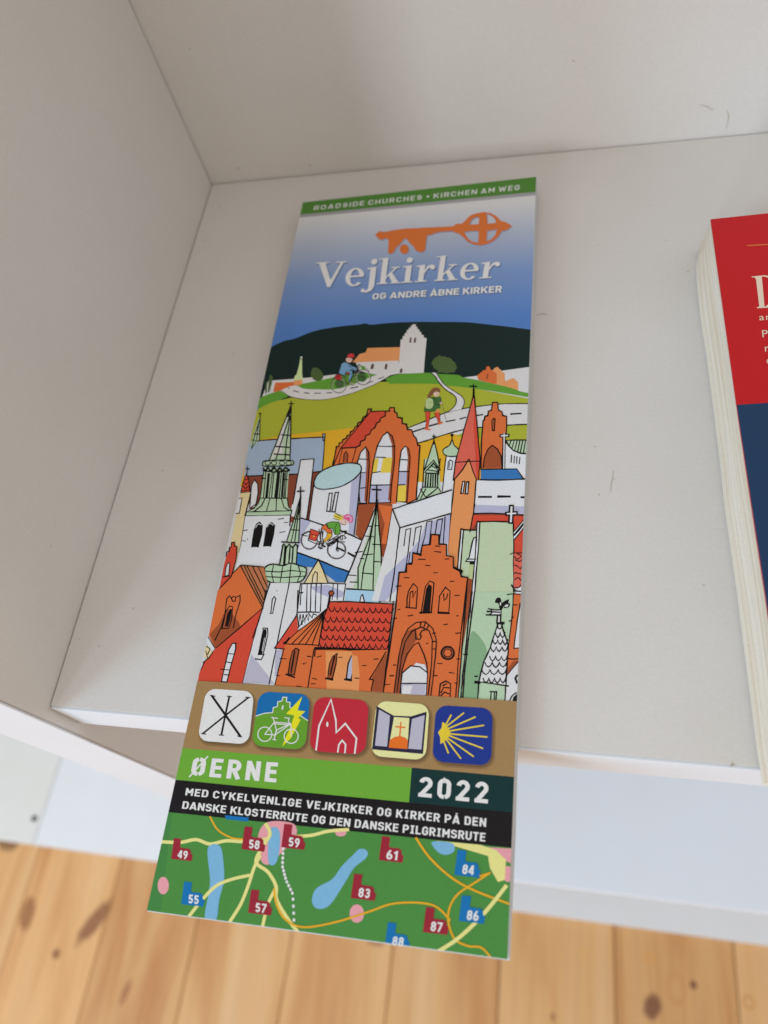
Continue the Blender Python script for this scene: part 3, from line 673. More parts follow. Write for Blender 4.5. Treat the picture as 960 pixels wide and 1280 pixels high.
F('orange', outL+outR+px4([(0, 690), (-20, 660)])+px3([(800, 560), (700, 520)]))
F('red', px3([(700, 385)])+px3([(880, 165)])+px4([(100, 155)])+stepR[::-1][1:])
K(outL, 1.4); K(outR, 1.5); K(px3([(880, 165), (1000, 162)])+px4([(100, 155)]), 1.3); K(stepR, 1.4); K(px3([(700, 385), (880, 165)]), 1.1)
K(px3([(655, 490), (700, 385)]), 1.1); K(px3([(690, 480), (710, 388)]), .9); K(px3([(768, 470), (792, 385)]), 1)
F('brick_dk', px3([(718, 468), (722, 420), (733, 408), (742, 425), (738, 466)])); K(px3([(715, 470), (720, 420), (733, 405), (744, 425), (740, 468)]), .8)
V(460, 480, 4.571)
big = [(5, 680), (15, 560), (30, 450), (55, 350), (85, 295), (110, 275), (140, 300), (152, 350), (150, 450), (135, 570), (128, 678)]
F('white', big); F('yellow', [(33, 428), (90, 420), (143, 420), (136, 506), (22, 508)]); F('lav', [(13, 578), (132, 576), (128, 678), (5, 681)])
F('brick_dk', [(112, 278), (140, 300), (152, 350), (150, 450), (135, 570), (129, 665), (114, 665), (126, 540), (138, 430), (136, 345), (122, 305)])
F('white', [(60, 430), (80, 300), (100, 290), (85, 430), (62, 560), (42, 560)])
K(big, 1.3, closed=True); KK([[(50, 355), (155, 357)], [(45, 418), (100, 420)], [(25, 508), (70, 500)], [(15, 578), (130, 576)]], 1.1)
rw = [(163, 675), (172, 560), (180, 450), (190, 380), (212, 355), (232, 370), (241, 420), (235, 500), (222, 675)]
F('white', rw); F('lav', [(178, 500), (236, 500), (230, 576), (173, 577)]); F('yellow', [(170, 580), (229, 578), (222, 672), (163, 675)])
F('brick_dk', [(218, 358), (232, 370), (241, 420), (235, 500), (222, 675), (214, 672), (222, 500), (228, 420)])
K(rw, 1.2, closed=True); KK([[(190, 432), (228, 434)], [(180, 500), (235, 500)], [(168, 578), (212, 574)]], 1.1); K([(165, 678), (215, 682)], 1.5, col='white')
V(280, 480, 4.8)
lw = [(800, 470), (820, 410), (850, 378), (868, 410), (872, 480), (855, 715), (815, 715)]
F('lav', lw); F('white', [(805, 468), (822, 412), (848, 385), (852, 450), (846, 530), (820, 530)]); F('brick_dk', [(850, 378), (868, 410), (872, 480), (858, 715), (842, 700), (856, 480)])
K(lw, 1.2, closed=True); KK([[(812, 450), (868, 452)], [(820, 530), (850, 532)], [(820, 625), (850, 622)]], 1)
K([(808, 720), (865, 722)], 1.6); F('brick_dk', [(808, 724), (1000, 712), (1000, 760), (900, 960), (790, 905)])
V(460, 480, 4.571)
F('orange', [(60, 690), (140, 700), (120, 914), (75, 914), (95, 800)])
K([(140, 715), (135, 740), (108, 920)], 1.2)

part('printed_edge_spire'); V(280, 480, 4.8)
F('mint', [(215, 190), (212, 320), (200, 350), (165, 385), (158, 370), (190, 260)])
KK([[(217, 175), (216, 230), (212, 340)], [(215, 210), (190, 290), (165, 380)], [(208, 240), (195, 340), (165, 388)], [(210, 176), (224, 178)], [(180, 300), (214, 300)], [(170, 335), (208, 345)]], 1)
part('printed_round_chapel')
tw = [(460, 455), (540, 450), (520, 640), (495, 815), (395, 790), (430, 620)]
F('white', tw); KK([[(460, 455), (540, 449)], [(540, 449), (520, 640), (495, 815)], [(460, 455), (430, 620), (412, 720)]], 1.3)
V(280, 480, 4.8)
F('white', [(540, 600), (600, 632), (700, 615), (780, 570), (822, 520), (805, 700), (780, 912), (700, 872), (508, 818)])
F('lav', [(765, 583), (822, 520), (805, 700), (780, 912), (748, 896), (752, 740)])
F('teal_lt', [(540, 590), (560, 545), (600, 515), (660, 490), (740, 475), (810, 482), (822, 520), (780, 570), (700, 615), (600, 632), (550, 620)], True)
K([(540, 590), (560, 545), (600, 515), (660, 490), (740, 475), (810, 482), (822, 520), (780, 570), (700, 615), (600, 632), (550, 620)], 1.3, smooth=True, closed=True)
KK([[(540, 600), (508, 818)], [(822, 520), (805, 700), (780, 905)]], 1.3)
for P in ([(632, 656), (650, 654), (636, 765), (616, 763)], [(668, 652), (687, 650), (666, 768), (647, 766)]): F('white', P); K(P, 1.3, closed=True)

part('printed_green_spire_tower')
F('mint', [(400, 140), (400, 300), (395, 462), (270, 462), (330, 310)])
F('page_white', [(372, 200), (378, 205), (355, 300), (350, 420), (320, 420), (280, 455), (310, 380), (345, 280)])
KK([[(395, 145), (330, 310), (270, 462)], [(403, 140), (400, 300), (395, 462)], [(394, 190), (350, 330), (308, 462)], [(398, 190), (372, 380), (365, 462)], [(345, 305), (398, 308)], [(310, 375), (392, 380)], [(300, 420), (390, 425)], [(403, 103), (403, 145)], [(388, 118), (418, 118)]], 1.25)
K([(400, 135), (395, 165), (386, 195)], 2.4)
F('mint', [(240, 500), (390, 510), (378, 690), (213, 690)])
for P in ([(262, 535), (278, 535), (262, 690), (246, 685)], [(318, 530), (338, 530), (322, 690), (300, 690)], [(352, 530), (366, 530), (354, 680), (340, 680)]): F('ink', P)
KK([[(240, 510), (228, 600), (215, 690)], [(252, 520), (236, 690)], [(290, 530), (270, 690)], [(300, 530), (285, 690)], [(380, 520), (366, 690)], [(372, 520), (358, 690)], [(345, 530), (330, 690)], [(225, 565), (250, 567)], [(350, 570), (382, 574)]], 1.1)
cl = [(232, 480), (245, 462), (330, 457), (405, 459), (418, 474), (400, 488), (320, 492), (240, 492)]
F('mint', cl, True); K(cl, 1.2, smooth=True, closed=True)
for x_ in (262, 300, 348, 388): K(ell(x_, 474, 16, 12), .9, closed=True)
K([(235, 505), (250, 520), (262, 502), (280, 522), (300, 502), (318, 522), (335, 503), (352, 522), (368, 503), (392, 518)], 2.0, smooth=True); K([(235, 520), (300, 528), (390, 520)], 1.8)
fl = [(215, 685), (380, 685), (385, 730), (410, 755), (400, 788), (128, 792), (135, 770), (180, 745), (205, 715)]
F('mint', fl); K([(215, 685), (205, 715), (180, 745), (135, 768), (405, 760), (385, 730), (380, 685)], 1.2)
KK([[(135, 768), (125, 792), (400, 787), (408, 758)], [(275, 690), (255, 762)], [(315, 690), (312, 760)], [(345, 690), (360, 740), (390, 757)], [(245, 690), (225, 730), (185, 762)], [(215, 685), (380, 685)]], 1.15)
F('white', [(126, 793), (398, 789), (394, 870), (375, 960), (300, 1130), (40, 1130), (100, 960)])
K([(126, 793), (112, 880), (98, 965), (88, 1010)], 1.2)
K([(398, 789), (394, 850)], 1.2)
V()
for P in ([(314.5, 684), (318, 662), (321, 655), (324.5, 653), (328, 657), (327, 668), (322.5, 684)], [(329.5, 683), (333, 660), (336, 655), (339.5, 653), (343.3, 657), (342, 668), (338, 683)]):
    F('ink', P); K(P, 1.2)
V(280, 480, 4.8)
for P in ([(190, 862), (205, 840), (226, 846)], [(258, 858), (275, 836), (296, 848)]): K(P, 0.8, col='white', smooth=True)
KK([[(115, 880), (140, 876)], [(325, 812), (358, 806)], [(335, 890), (368, 886)], [(108, 940), (130, 943)], [(362, 832), (385, 830)], [(140, 930), (142, 934)]], .9)
part('printed_cream_tower')
F('cream', [(100, 650), (160, 648), (140, 720), (125, 790), (98, 965), (60, 1130), (0, 1130), (60, 860)])
K([(100, 652), (162, 645), (150, 700), (126, 790)], 1.1); F('white', [(92, 686), (108, 684), (92, 776), (74, 776)]); K([(92, 686), (108, 684), (92, 776), (72, 776)], 1)
F('red', [(135, 545), (148, 575), (155, 645), (100, 648), (115, 590)]); KK([[(135, 540), (148, 575), (155, 645)], [(135, 540), (115, 590), (100, 648)], [(118, 590), (130, 605), (145, 590)], [(112, 610), (128, 628), (152, 608)], [(105, 640), (130, 640), (155, 630)], [(140, 492), (137, 540)], [(130, 508), (152, 510)], [(120, 575), (146, 572)]], 1)
F('white', [(155, 745), (158, 690), (165, 610), (182, 576), (200, 600), (203, 650), (185, 735)]); K([(155, 745), (158, 690), (165, 610), (182, 574), (202, 600), (205, 650), (192, 720), (155, 747)], 1.1)

part('printed_green_spires')
V(240, 660, 4.364)
# road band with the second cyclist
B = lambda L: [((360-VX_+x/8), (620-VY_+y/8)) for x, y in L]
V(360, 620, 8)
F('white', [(60, 200), (110, 213), (350, 290), (700, 410), (745, 450), (660, 600), (600, 800), (470, 712), (300, 640), (80, 560)])
F('lav', [(60, 205), (110, 215), (230, 255), (170, 350), (90, 560), (60, 560)]); K([(95, 210), (230, 250), (350, 292), (560, 360), (735, 440)], 1.5)
F('blue', [(60, 555), (90, 565), (300, 640), (470, 712), (640, 770), (620, 860), (480, 860), (300, 720), (60, 690)])
K([(85, 563), (300, 638), (470, 710), (640, 768)], 1.6); K([(600, 568), (660, 602)], 2.2)
V(460, 480, 4.571)
sp = [(48, 690), (25, 760), (-35, 920), (-145, 1170), (78, 1180), (75, 960), (60, 800)]
F('mint', sp); F('page_white', [(38, 700), (30, 760), (-30, 960), (-85, 1165), (-140, 1168), (-40, 920)])
V(360, 620, 8)
KK([[(882, 95), (760, 400), (540, 925)], [(890, 95), (925, 480), (945, 940)], [(882, 105), (820, 400), (700, 720), (700, 930)], [(880, 110), (800, 560), (755, 720), (730, 930)], [(884, 100), (870, 400), (858, 660), (850, 940)], [(720, 935), (860, 945), (940, 945)], [(540, 925), (720, 935)]], 1.3)
KK([[(865, 295), (915, 298)], [(770, 400), (865, 410)], [(845, 482), (925, 488)], [(672, 565), (745, 555)], [(762, 588), (860, 580)], [(720, 625), (760, 628)], [(860, 655), (935, 660)], [(800, 300), (840, 305)], [(600, 790), (680, 795)], [(740, 770), (850, 780)], [(620, 860), (700, 862)]], 1.1)
KK([[(885, -20), (886, 110)], [(840, -125+60), (932, -60)]], 1.6); K([(888, 40), (886, 100)], 2.8)
K([(886, -105), (886, 40)], 1.5)
# base of the tall spire
V(440, 660, 4.364)
F('sky_blue', [(-75, 335), (160, 345), (148, 412), (-80, 400)]); K([(160, 330), (158, 360), (150, 405)], 1.1); FK('white', [(42, 404), (50, 368), (58, 364), (68, 404)], 1.2)
# second, smaller spire with its bulb
V(240, 660, 4.364)
F('mint', [(590, -165), (560, -60), (515, 78), (582, 80), (588, -40)])
KK([[(590, -165), (560, -60), (515, 78)], [(592, -165), (588, -40), (582, 80)], [(591, -150), (560, 78)], [(590, -150), (540, 78)], [(560, -50), (588, -48)], [(540, 10), (585, 12)]], 1.2)
K([(592, -225), (592, -160)], 1.4); K([(574, -200), (612, -202)], 1.4)
F('mint', [(495, 85), (575, 85), (570, 210), (478, 210)])
KK([[(488, 76), (585, 80)], [(492, 100), (500, 88), (515, 108), (530, 88), (548, 108), (565, 88), (580, 100)], [(495, 100), (478, 205)], [(508, 100), (500, 200)], [(515, 100), (505, 200)], [(552, 100), (545, 200)], [(575, 95), (568, 205)], [(535, 100), (528, 195)]], 1.5)
bulb = [(400, 215), (440, 197), (495, 205), (540, 192), (585, 205), (622, 220), (618, 262), (590, 292), (540, 300), (490, 302), (430, 296), (394, 268)]
F('mint', bulb, True); K(bulb, 1.4, smooth=True, closed=True)
KK([[(395, 235), (470, 240), (545, 232), (620, 240)], [(445, 200), (435, 250), (445, 296)], [(495, 205), (480, 300)], [(540, 195), (530, 300)], [(580, 205), (592, 250), (575, 292)], [(398, 265), (500, 270), (620, 262)]], 1)

part('printed_road_cyclist')
V(360, 620, 8)
for cx, cy, rx, ry in ((212, 443, 84, 92), (485, 540, 94, 90)):
    K(ell(cx, cy, rx, ry), 1.0, col='grey_line', closed=True); K(ell(cx, cy, rx-8, ry-8), 0.5, closed=True, jit=0.5)
K([(335, 330), (322, 420), (345, 500)], 1.6, col='grey_line'); K([(400, 485), (470, 440), (520, 410)], 2.6, col='grey_line')
KK([[(310, 330), (330, 440), (300, 480)], [(340, 350), (350, 470), (325, 520)], [(375, 470), (440, 470), (510, 415)], [(390, 495), (470, 465), (500, 430)], [(400, 455), (500, 395)], [(500, 400), (490, 540)], [(500, 440), (480, 540), (500, 555)], [(520, 380), (560, 350), (592, 352)], [(525, 400), (560, 395), (580, 420), (560, 428)], [(540, 390), (545, 430)], [(310, 480), (345, 480)], [(318, 528), (340, 522)], [(345, 500), (372, 510)], [(520, 455), (570, 460)], [(200, 440), (260, 470), (320, 490)]], 0.8)
K([(500, 520), (560, 550)], 2.0)
KK([[(225, 345), (210, 400), (200, 445)], [(330, 345), (318, 400), (330, 440), (300, 520)], [(352, 350), (345, 420), (360, 470), (340, 500)], [(300, 450), (330, 480), (375, 505)], [(385, 480), (420, 500), (470, 470)], [(395, 505), (430, 470), (505, 425)], [(410, 440), (480, 425), (515, 405)], [(480, 430), (495, 470), (488, 530)], [(505, 440), (492, 500), (505, 550)], [(530, 395), (520, 430), (545, 440)], [(570, 350), (590, 375), (560, 380)], [(145, 395), (200, 400)], [(130, 385), (160, 380), (220, 352)], [(355, 500), (345, 525), (325, 530)], [(310, 490), (312, 520), (335, 512)]], .75)
FK('red', [(227, 330), (316, 362), (298, 402), (275, 452), (208, 428), (218, 400)], .6); K([(218, 375), (270, 395), (305, 385)], .5); F('yellow', ell(258, 403, 8))
FK('green', [(385, 272), (440, 258), (505, 260), (522, 300), (522, 350), (510, 386), (470, 385), (455, 355), (448, 322), (405, 325)], .6); K([(490, 275), (470, 320), (480, 380)], .5)
FK('mustard', [(395, 360), (440, 365), (436, 410), (400, 440), (370, 458), (350, 448), (385, 410)], .5)
FK('orange', [(345, 300), (378, 280), (400, 320), (440, 345), (435, 372), (395, 370), (360, 335), (330, 330)], .6)
F('skin', [(515, 255), (545, 235), (585, 240), (600, 262), (580, 288), (540, 285)], True); K([(520, 270), (545, 286), (580, 288)], .5)
F('yellow', [(455, 195), (480, 175), (520, 190), (560, 205), (545, 235), (515, 245), (480, 230)], True); KK([[(480, 180), (540, 210)], [(460, 200), (530, 225)], [(452, 225), (510, 240)], [(470, 172), (520, 195)]], .7, col='dk_green')
F('pink', [(548, 215), (565, 192), (600, 182), (635, 198), (648, 230), (640, 262), (618, 268), (600, 245), (570, 235)], True)
K([(580, 210), (610, 200), (632, 225), (625, 255)], .7, col='white', smooth=True); K([(575, 225), (598, 222), (610, 245)], .5, col='crimson_sm')
K([(572, 255), (578, 262)], .5)

part('printed_mint_churches')
V(460, 480, 4.571)
F('mint', [(375, 318), (405, 430), (415, 600), (420, 625), (278, 665), (300, 610), (322, 590), (320, 435), (350, 415)])
KK([[(376, 290), (377, 345)], [(368, 300), (386, 298)], [(376, 325), (345, 420), (320, 495)], [(378, 325), (400, 420), (410, 492)], [(322, 432), (312, 590)], [(412, 428), (402, 520)], [(320, 492), (375, 435), (412, 492)], [(325, 505), (375, 450), (405, 505)], [(335, 490), (400, 500)], [(312, 590), (400, 590), (415, 615)], [(312, 590), (280, 662)], [(300, 600), (330, 648), (400, 592)], [(330, 600), (300, 655)], [(360, 465), (385, 480)]], 1.2)
KK([[(332, 515), (326, 590)], [(345, 515), (340, 590)], [(360, 512), (356, 590)], [(372, 512), (370, 590)], [(386, 512), (384, 590)], [(398, 505), (398, 590)], [(330, 510), (402, 510)], [(350, 478), (375, 455), (398, 478)]], 1.5)
F('white', [(446, 415), (512, 412), (497, 500), (482, 605), (424, 618)])
F('mint', [(480, 318), (492, 350), (516, 372), (518, 395), (502, 412), (460, 413), (432, 398), (432, 372), (466, 350)], True)
K([(480, 318), (492, 350), (516, 372), (518, 395), (502, 412), (460, 413), (432, 398), (432, 372), (466, 350)], 1.2, smooth=True, closed=True)
F('ink', ell(480, 292, 9)); K([(480, 290), (480, 325)], 1.2)
KK([[(446, 415), (424, 615)], [(512, 412), (497, 500)], [(455, 488), (460, 445), (470, 434), (484, 442), (478, 488), (455, 488)]], 1.1); K([(467, 450), (463, 480)], .9)
FK('mint', [(790, 322), (915, 320), (910, 398), (870, 395), (830, 378), (805, 352)], 1.2)
F('white', [(785, 340), (805, 355), (830, 380), (870, 397), (910, 400), (900, 545), (850, 485), (775, 485)])
K([(785, 325), (805, 355), (830, 380), (870, 397), (908, 399)], 1.3); KK([[(818, 322), (808, 350)], [(835, 322), (822, 370)], [(852, 322), (838, 380)], [(868, 322), (855, 388)], [(884, 322), (870, 393)], [(900, 322), (888, 396)], [(820, 405), (818, 448)], [(836, 412), (834, 452)], [(851, 415), (849, 454)], [(868, 418), (864, 456)]], 1.1)
F('blue', [(645, 488), (850, 485), (885, 540), (645, 548)]); K([(645, 488), (850, 485), (887, 541)], 1.3)
F('white', [(600, 550), (900, 546), (900, 745), (590, 740)]); F('lav', [(604, 690), (897, 700), (897, 745), (600, 740)]); K([(640, 547), (750, 549), (897, 543)], 1.5)
KK([[(632, 645), (705, 645)], [(742, 643), (812, 643)], [(875, 647), (897, 647)]], 2.3)

part('printed_small_brick_church')
ch = [(645, 482), (650, 300), (657, 210), (665, 205), (668, 185), (685, 180), (688, 155), (705, 150), (712, 105), (740, 105), (745, 150), (765, 158), (770, 180), (792, 185), (790, 280), (772, 300), (765, 482)]
F('orange', ch); K(ch, 1.5)
F('brick_dk', [(657, 480), (665, 420), (685, 372), (710, 352), (740, 372), (760, 410), (766, 478)]); K([(657, 480), (665, 420), (685, 372), (710, 350), (740, 372), (760, 410), (766, 478)], 1.2)
FK('brick_dk', [(710, 266), (707, 212), (717, 196), (726, 200), (722, 267)], 1.1)
K([(778, 285), (776, 485)], 3.0, jit=.1); K([(757, 296), (802, 294)], 3.6, jit=.1); K([(778, 283), (776, 482)], 1.4, col='white'); K([(762, 296), (798, 294)], 1.6, col='white')

part('printed_brick_spire_tower')
F('orange_lt', [(495, 550), (575, 437), (617, 540), (618, 600), (603, 740), (590, 940), (585, 1130), (520, 1130), (452, 940), (475, 700)])
F('coral', [(603, 60), (620, 200), (642, 440), (634, 548), (612, 535), (576, 432), (495, 548), (487, 545), (505, 440), (560, 220)])
F('red', [(606, 80), (622, 220), (642, 440), (634, 548), (624, 545), (615, 440), (604, 260)])
KK([[(603, 60), (560, 220), (500, 440), (487, 550)], [(606, 60), (620, 200), (640, 430), (632, 548)], [(505, 447), (575, 443), (640, 440)], [(575, 430), (540, 490), (490, 550)], [(578, 430), (600, 500), (622, 550)], [(603, 2), (603, 62)], [(580, 12), (622, 14)], [(495, 550), (478, 700), (452, 940)], [(618, 550), (603, 740), (586, 835)]], 1.3)
K([(604, 30), (603, 75)], 2.2)
for P in ([(541, 556), (553, 556), (543, 625), (530, 625)], [(562, 560), (575, 559), (570, 628), (556, 627)]): F('white', P); K(P, 1.4, closed=True)

part('printed_long_church')
F('white', [(140, 715), (310, 662), (478, 606), (474, 735), (182, 822)])
F('white2', [(140, 715), (182, 822), (470, 742), (452, 1000), (400, 1240), (20, 1240), (108, 920)]); F('lav', [(300, 880), (330, 800), (470, 745), (460, 900), (330, 1000), (100, 1240), (60, 1240), (95, 1100), (240, 960)])
KK([[(140, 715), (310, 660), (478, 605)], [(140, 715), (182, 822), (325, 782), (468, 742)], [(182, 822), (150, 1080), (125, 1240)]], 1.3)
KK([[(205, 925), (217, 832), (245, 826), (222, 1010), (190, 1200)], [(258, 925), (273, 822), (305, 812), (282, 960), (268, 1080)], [(300, 960), (325, 870), (336, 788), (366, 782), (345, 950)], [(370, 900), (385, 850), (396, 777), (426, 770), (408, 900)], [(325, 930), (318, 1060)], [(355, 920), (350, 1040)], [(240, 960), (215, 1150)], [(440, 760), (428, 940)]], 1.15)

part('printed_small_gables')
V(240, 660, 4.364)
F('white', [(585, 303), (745, 300), (842, 300), (832, 400), (735, 470), (570, 560), (565, 460)]); F('lav', [(640, 320), (740, 310), (830, 350), (820, 380), (740, 375), (680, 350)])
KK([[(590, 305), (745, 301), (838, 305)], [(628, 306), (625, 460)], [(650, 306), (645, 460)], [(678, 306), (672, 460)], [(705, 306), (700, 455)], [(770, 306), (765, 390)], [(795, 306), (792, 390)], [(838, 305), (826, 395)], [(600, 306), (590, 420)]], 1.1)
FK('cream', [(612, 302), (650, 235), (690, 172), (715, 230), (742, 302)], 1.3); K([(655, 300), (660, 260), (672, 238), (684, 245), (682, 295)], 1.1); K([(672, 262), (668, 292)], .9, col='white')
K([(568, 460), (640, 458), (695, 460)], 1.4)
K([(575, 470), (582, 545), (590, 470), (600, 530), (606, 470), (616, 520), (622, 470), (634, 505), (640, 470), (655, 490), (662, 468), (680, 475)], 1.2)
K([(640, 460), (575, 550)], .9)

part('printed_white_tower')
F('white2', [(423, 300), (590, 300), (582, 420), (575, 480), (510, 620), (450, 655), (495, 665), (455, 860), (272, 845), (330, 600), (385, 430)])
F('lav2', [(325, 690), (450, 850), (272, 845)]); F('lav2', [(500, 665), (490, 740), (450, 820), (455, 665)])
KK([[(425, 302), (385, 430), (330, 620), (275, 842)], [(530, 302), (470, 600), (420, 852)], [(592, 302), (580, 400), (572, 470)], [(578, 340), (574, 440)], [(585, 355), (605, 352)], [(574, 470), (520, 560), (450, 655)]], 1.2)
K([(430, 465), (438, 390), (448, 374), (457, 385), (440, 466), (425, 466)], 1.1)
F('ink', [(388, 552), (405, 552), (408, 575), (382, 690), (364, 685)]); K([(385, 552), (390, 545), (412, 548), (414, 580), (388, 690), (362, 690), (388, 560)], 1.1); K([(345, 714), (378, 718), (392, 690), (360, 688)], 1.3); K([(396, 600), (382, 670)], .8, col='white2')
K([(462, 342), (463, 343)], 1)

part('printed_left_brick_house')
F('red', [(385, 432), (330, 620), (272, 848), (30, 845), (40, 790), (60, 740), (130, 655)])
F('orange', [(140, 340), (200, 270), (265, 205), (300, 280), (388, 438), (128, 655), (90, 590)]); F('ochre', [(265, 205), (392, 213), (412, 300), (400, 360), (385, 440), (330, 340)])
F('brick_dk', [(96, 580), (150, 520), (172, 470), (190, 380), (215, 440), (270, 545), (128, 655)])
F('orange', [(170, 475), (190, 385), (205, 368), (265, 372), (240, 470), (258, 520), (215, 460), (190, 440)])
KK([[(150, 330), (200, 270), (265, 203), (392, 213)], [(265, 205), (320, 310), (388, 438)], [(385, 436), (260, 545), (130, 655)], [(300, 207), (395, 400)], [(330, 210), (402, 355)], [(285, 206), (390, 420)], [(360, 212), (410, 320)], [(392, 340), (408, 345)], [(400, 350), (385, 440)], [(385, 440), (330, 600)]], 1.1)
KK([[(125, 612), (160, 540), (180, 470), (190, 385), (205, 370), (215, 385), (225, 372), (240, 378), (262, 368), (262, 400), (240, 470), (225, 545)], [(215, 385), (222, 400), (236, 398), (238, 378)], [(165, 545), (182, 460), (205, 425), (222, 430), (215, 500), (200, 547), (160, 548)]], 1.1)
F('ink', [(180, 535), (192, 470), (208, 440), (218, 445), (208, 500), (195, 540)])
wn_ = [(160, 838), (182, 740), (200, 665), (220, 630), (238, 628), (238, 660), (215, 740), (190, 840)]
FK('white2', wn_, 1.2); KK([[(198, 685), (230, 688)], [(185, 730), (215, 735)], [(155, 770), (208, 775)], [(175, 800), (202, 802)]], 1)
F('red', [(148, 335), (175, 200), (188, 150), (200, 130), (203, 107), (215, 104), (217, 80), (229, 78), (232, 98), (245, 105), (240, 170), (216, 262), (180, 300)])
K([(186, 155), (188, 132), (202, 128), (205, 106), (214, 103), (216, 80), (230, 78), (232, 98), (245, 104), (240, 170), (215, 262), (150, 330)], 1.2); FK('white2', [(180, 262), (185, 215), (196, 190), (206, 195), (200, 258)], 1); K([(165, 268), (205, 262)], 1)
F('white2', [(80, 600), (92, 590), (124, 655), (112, 675), (85, 640)]); F('cream', [(75, 640), (92, 650), (112, 680), (85, 712), (65, 705)]); KK([[(88, 595), (124, 655)], [(78, 645), (98, 660), (85, 690)], [(115, 675), (88, 712)], [(60, 735), (95, 705)], [(48, 775), (68, 730)], [(75, 670), (85, 710)]], 1)

part('printed_tiled_church')
F('orange', [(500, 632), (690, 628), (960, 660), (960, 892), (640, 875), (450, 858), (480, 740)])
F('orange_lt', [(728, 672), (900, 672), (920, 885), (735, 880)])
F('red', [(450, 655), (520, 550), (572, 478), (578, 560), (512, 635), (500, 660)]); K([(570, 480), (450, 655), (505, 660)], 1.2)
F('orange', [(505, 635), (575, 565), (740, 435), (718, 480), (690, 645), (600, 635)])
KK([[(735, 440), (660, 505), (575, 565), (505, 632)], [(505, 632), (600, 634), (690, 640)], [(730, 448), (545, 632)], [(727, 452), (580, 634)], [(724, 456), (620, 634)], [(720, 462), (655, 636)], [(716, 475), (690, 645)]], 1.1)
K([(500, 628), (515, 622), (530, 600)], 2.2)
tile = [(752, 402), (860, 402), (960, 408), (1102, 415), (1068, 668), (880, 660), (688, 655), (722, 480)]
F('red', tile); K([(752, 402), (860, 402), (960, 408), (1102, 415)], 1.4); K([(752, 402), (722, 480), (688, 655)], 1.1); K([(670, 655), (800, 658), (960, 665), (1075, 668)], 2.0); K([(672, 662), (820, 662), (1070, 674)], 1.2)
for r_, (y0, xl, xr) in enumerate(((445, 745, 1098), (500, 722, 1090), (548, 712, 1082), (598, 702, 1076), (642, 694, 1070))):
    pts = []; n_ = 11; w_ = (xr-xl)/n_
    for k in range(n_):
        x0_ = xl+k*w_; yy = y0+(k/n_)*8
        pts += [(x0_, yy-14), (x0_+w_*.25, yy+6), (x0_+w_*.55, yy+13+random.uniform(-2, 2)), (x0_+w_*.85, yy+4)]
    pts.append((xr, y0-6)); K(pts, 1.15)
F('brick_dk', ell(760, 356, 13)); K(ell(760, 356, 14), 1.2, closed=True); K([(752, 370), (746, 410), (740, 430)], 2.0)
KK([[(500, 665), (480, 740), (452, 855)], [(665, 660), (650, 760), (632, 870)], [(672, 660), (668, 700)]], 1.2)
FK('brick_dk', [(524, 798), (535, 720), (548, 672), (566, 656), (584, 664), (570, 740), (558, 802)], 1.2); K([(560, 672), (540, 790)], 1.6); K([(512, 798), (560, 815)], 1.5)
FK('brick_dk', [(740, 820), (750, 740), (768, 700), (792, 684), (786, 740), (766, 822)], 1.2); K([(778, 700), (755, 800)], 1.8); K([(728, 820), (768, 828)], 1.8)
FK('lav', [(842, 822), (852, 740), (868, 700), (886, 688), (890, 720), (868, 828)], 1.4); K([(832, 826), (872, 832)], 1.8)
KK([[(480, 712), (515, 714)], [(612, 745), (605, 740), (625, 735)], [(460, 805), (480, 806)], [(680, 705), (705, 698)], [(570, 862), (600, 866)], [(655, 820), (680, 825)], [(800, 705), (820, 705)], [(925, 750), (950, 752)], [(885, 818), (912, 820)], [(628, 700), (650, 702)], [(650, 850), (672, 850)]], .95)

part('printed_green_panels')
V(570, 630, 10.667)
F('brown', [(240, 130), (900, 135), (890, 500), (260, 500), (190, 350)]); F('red', [(235, 150), (700, 150), (700, 250), (280, 240), (200, 345)])
K([(230, 130), (470, 122), (680, 132), (900, 150)], 1.5); K([(250, 0), (200, 300), (185, 370)], 1.2)
F('red', [(765, 160), (900, 160), (890, 660), (765, 655)])
F('panel_green', [(95, 350), (280, 350), (270, 760), (215, 1400), (60, 1400), (60, 970), (75, 700)]); F('white', [(68, 330), (100, 335), (58, 890), (60, 970), (25, 930), (22, 870)])
KK([[(68, 328), (45, 560), (18, 870), (25, 880)], [(102, 335), (72, 700), (55, 890)], [(62, 330), (110, 345), (260, 350), (300, 352)], [(20, 885), (70, 885), (62, 970), (155, 980)]], 1.4)
K([(10, 870), (75, 890)], 2.4)
F('brick_dk', [(155, 985), (215, 1000), (190, 1400), (110, 1400), (130, 1150)])
F('sage', [(180, 790), (255, 780), (230, 1010), (160, 985)])
F('panel_green', [(300, 238), (762, 240), (770, 700), (768, 1440), (230, 1440), (265, 900)]); F('white', [(278, 245), (318, 245), (290, 700), (262, 1100), (235, 1440), (200, 1440), (238, 900), (265, 500)])
KK([[(282, 240), (272, 480), (240, 850), (200, 1300), (190, 1440)], [(318, 240), (300, 600), (268, 920), (235, 1440)], [(278, 236), (500, 232), (762, 240)], [(762, 240), (770, 600), (768, 1100), (762, 1300)]], 1.4)
FK('white', [(268, 440), (235, 455), (215, 520), (190, 640), (175, 715), (130, 765), (250, 768), (262, 600)], 1.4); K([(145, 735), (265, 735)], 1.2); K([(190, 790), (240, 790)], 2.2); KK([[(190, 350), (185, 372)]], 1.5)
F('lav', [(390, 1000), (580, 1005), (740, 1015), (580, 1009)])
F('white', [(770, 370), (900, 225), (900, 320), (770, 470)]); KK([[(770, 370), (900, 215)], [(765, 490), (900, 320)]], 1.0); K([(775, 415), (900, 262)], 2.3)
F('coral', [(770, 655), (890, 655), (870, 1120), (770, 1120)])
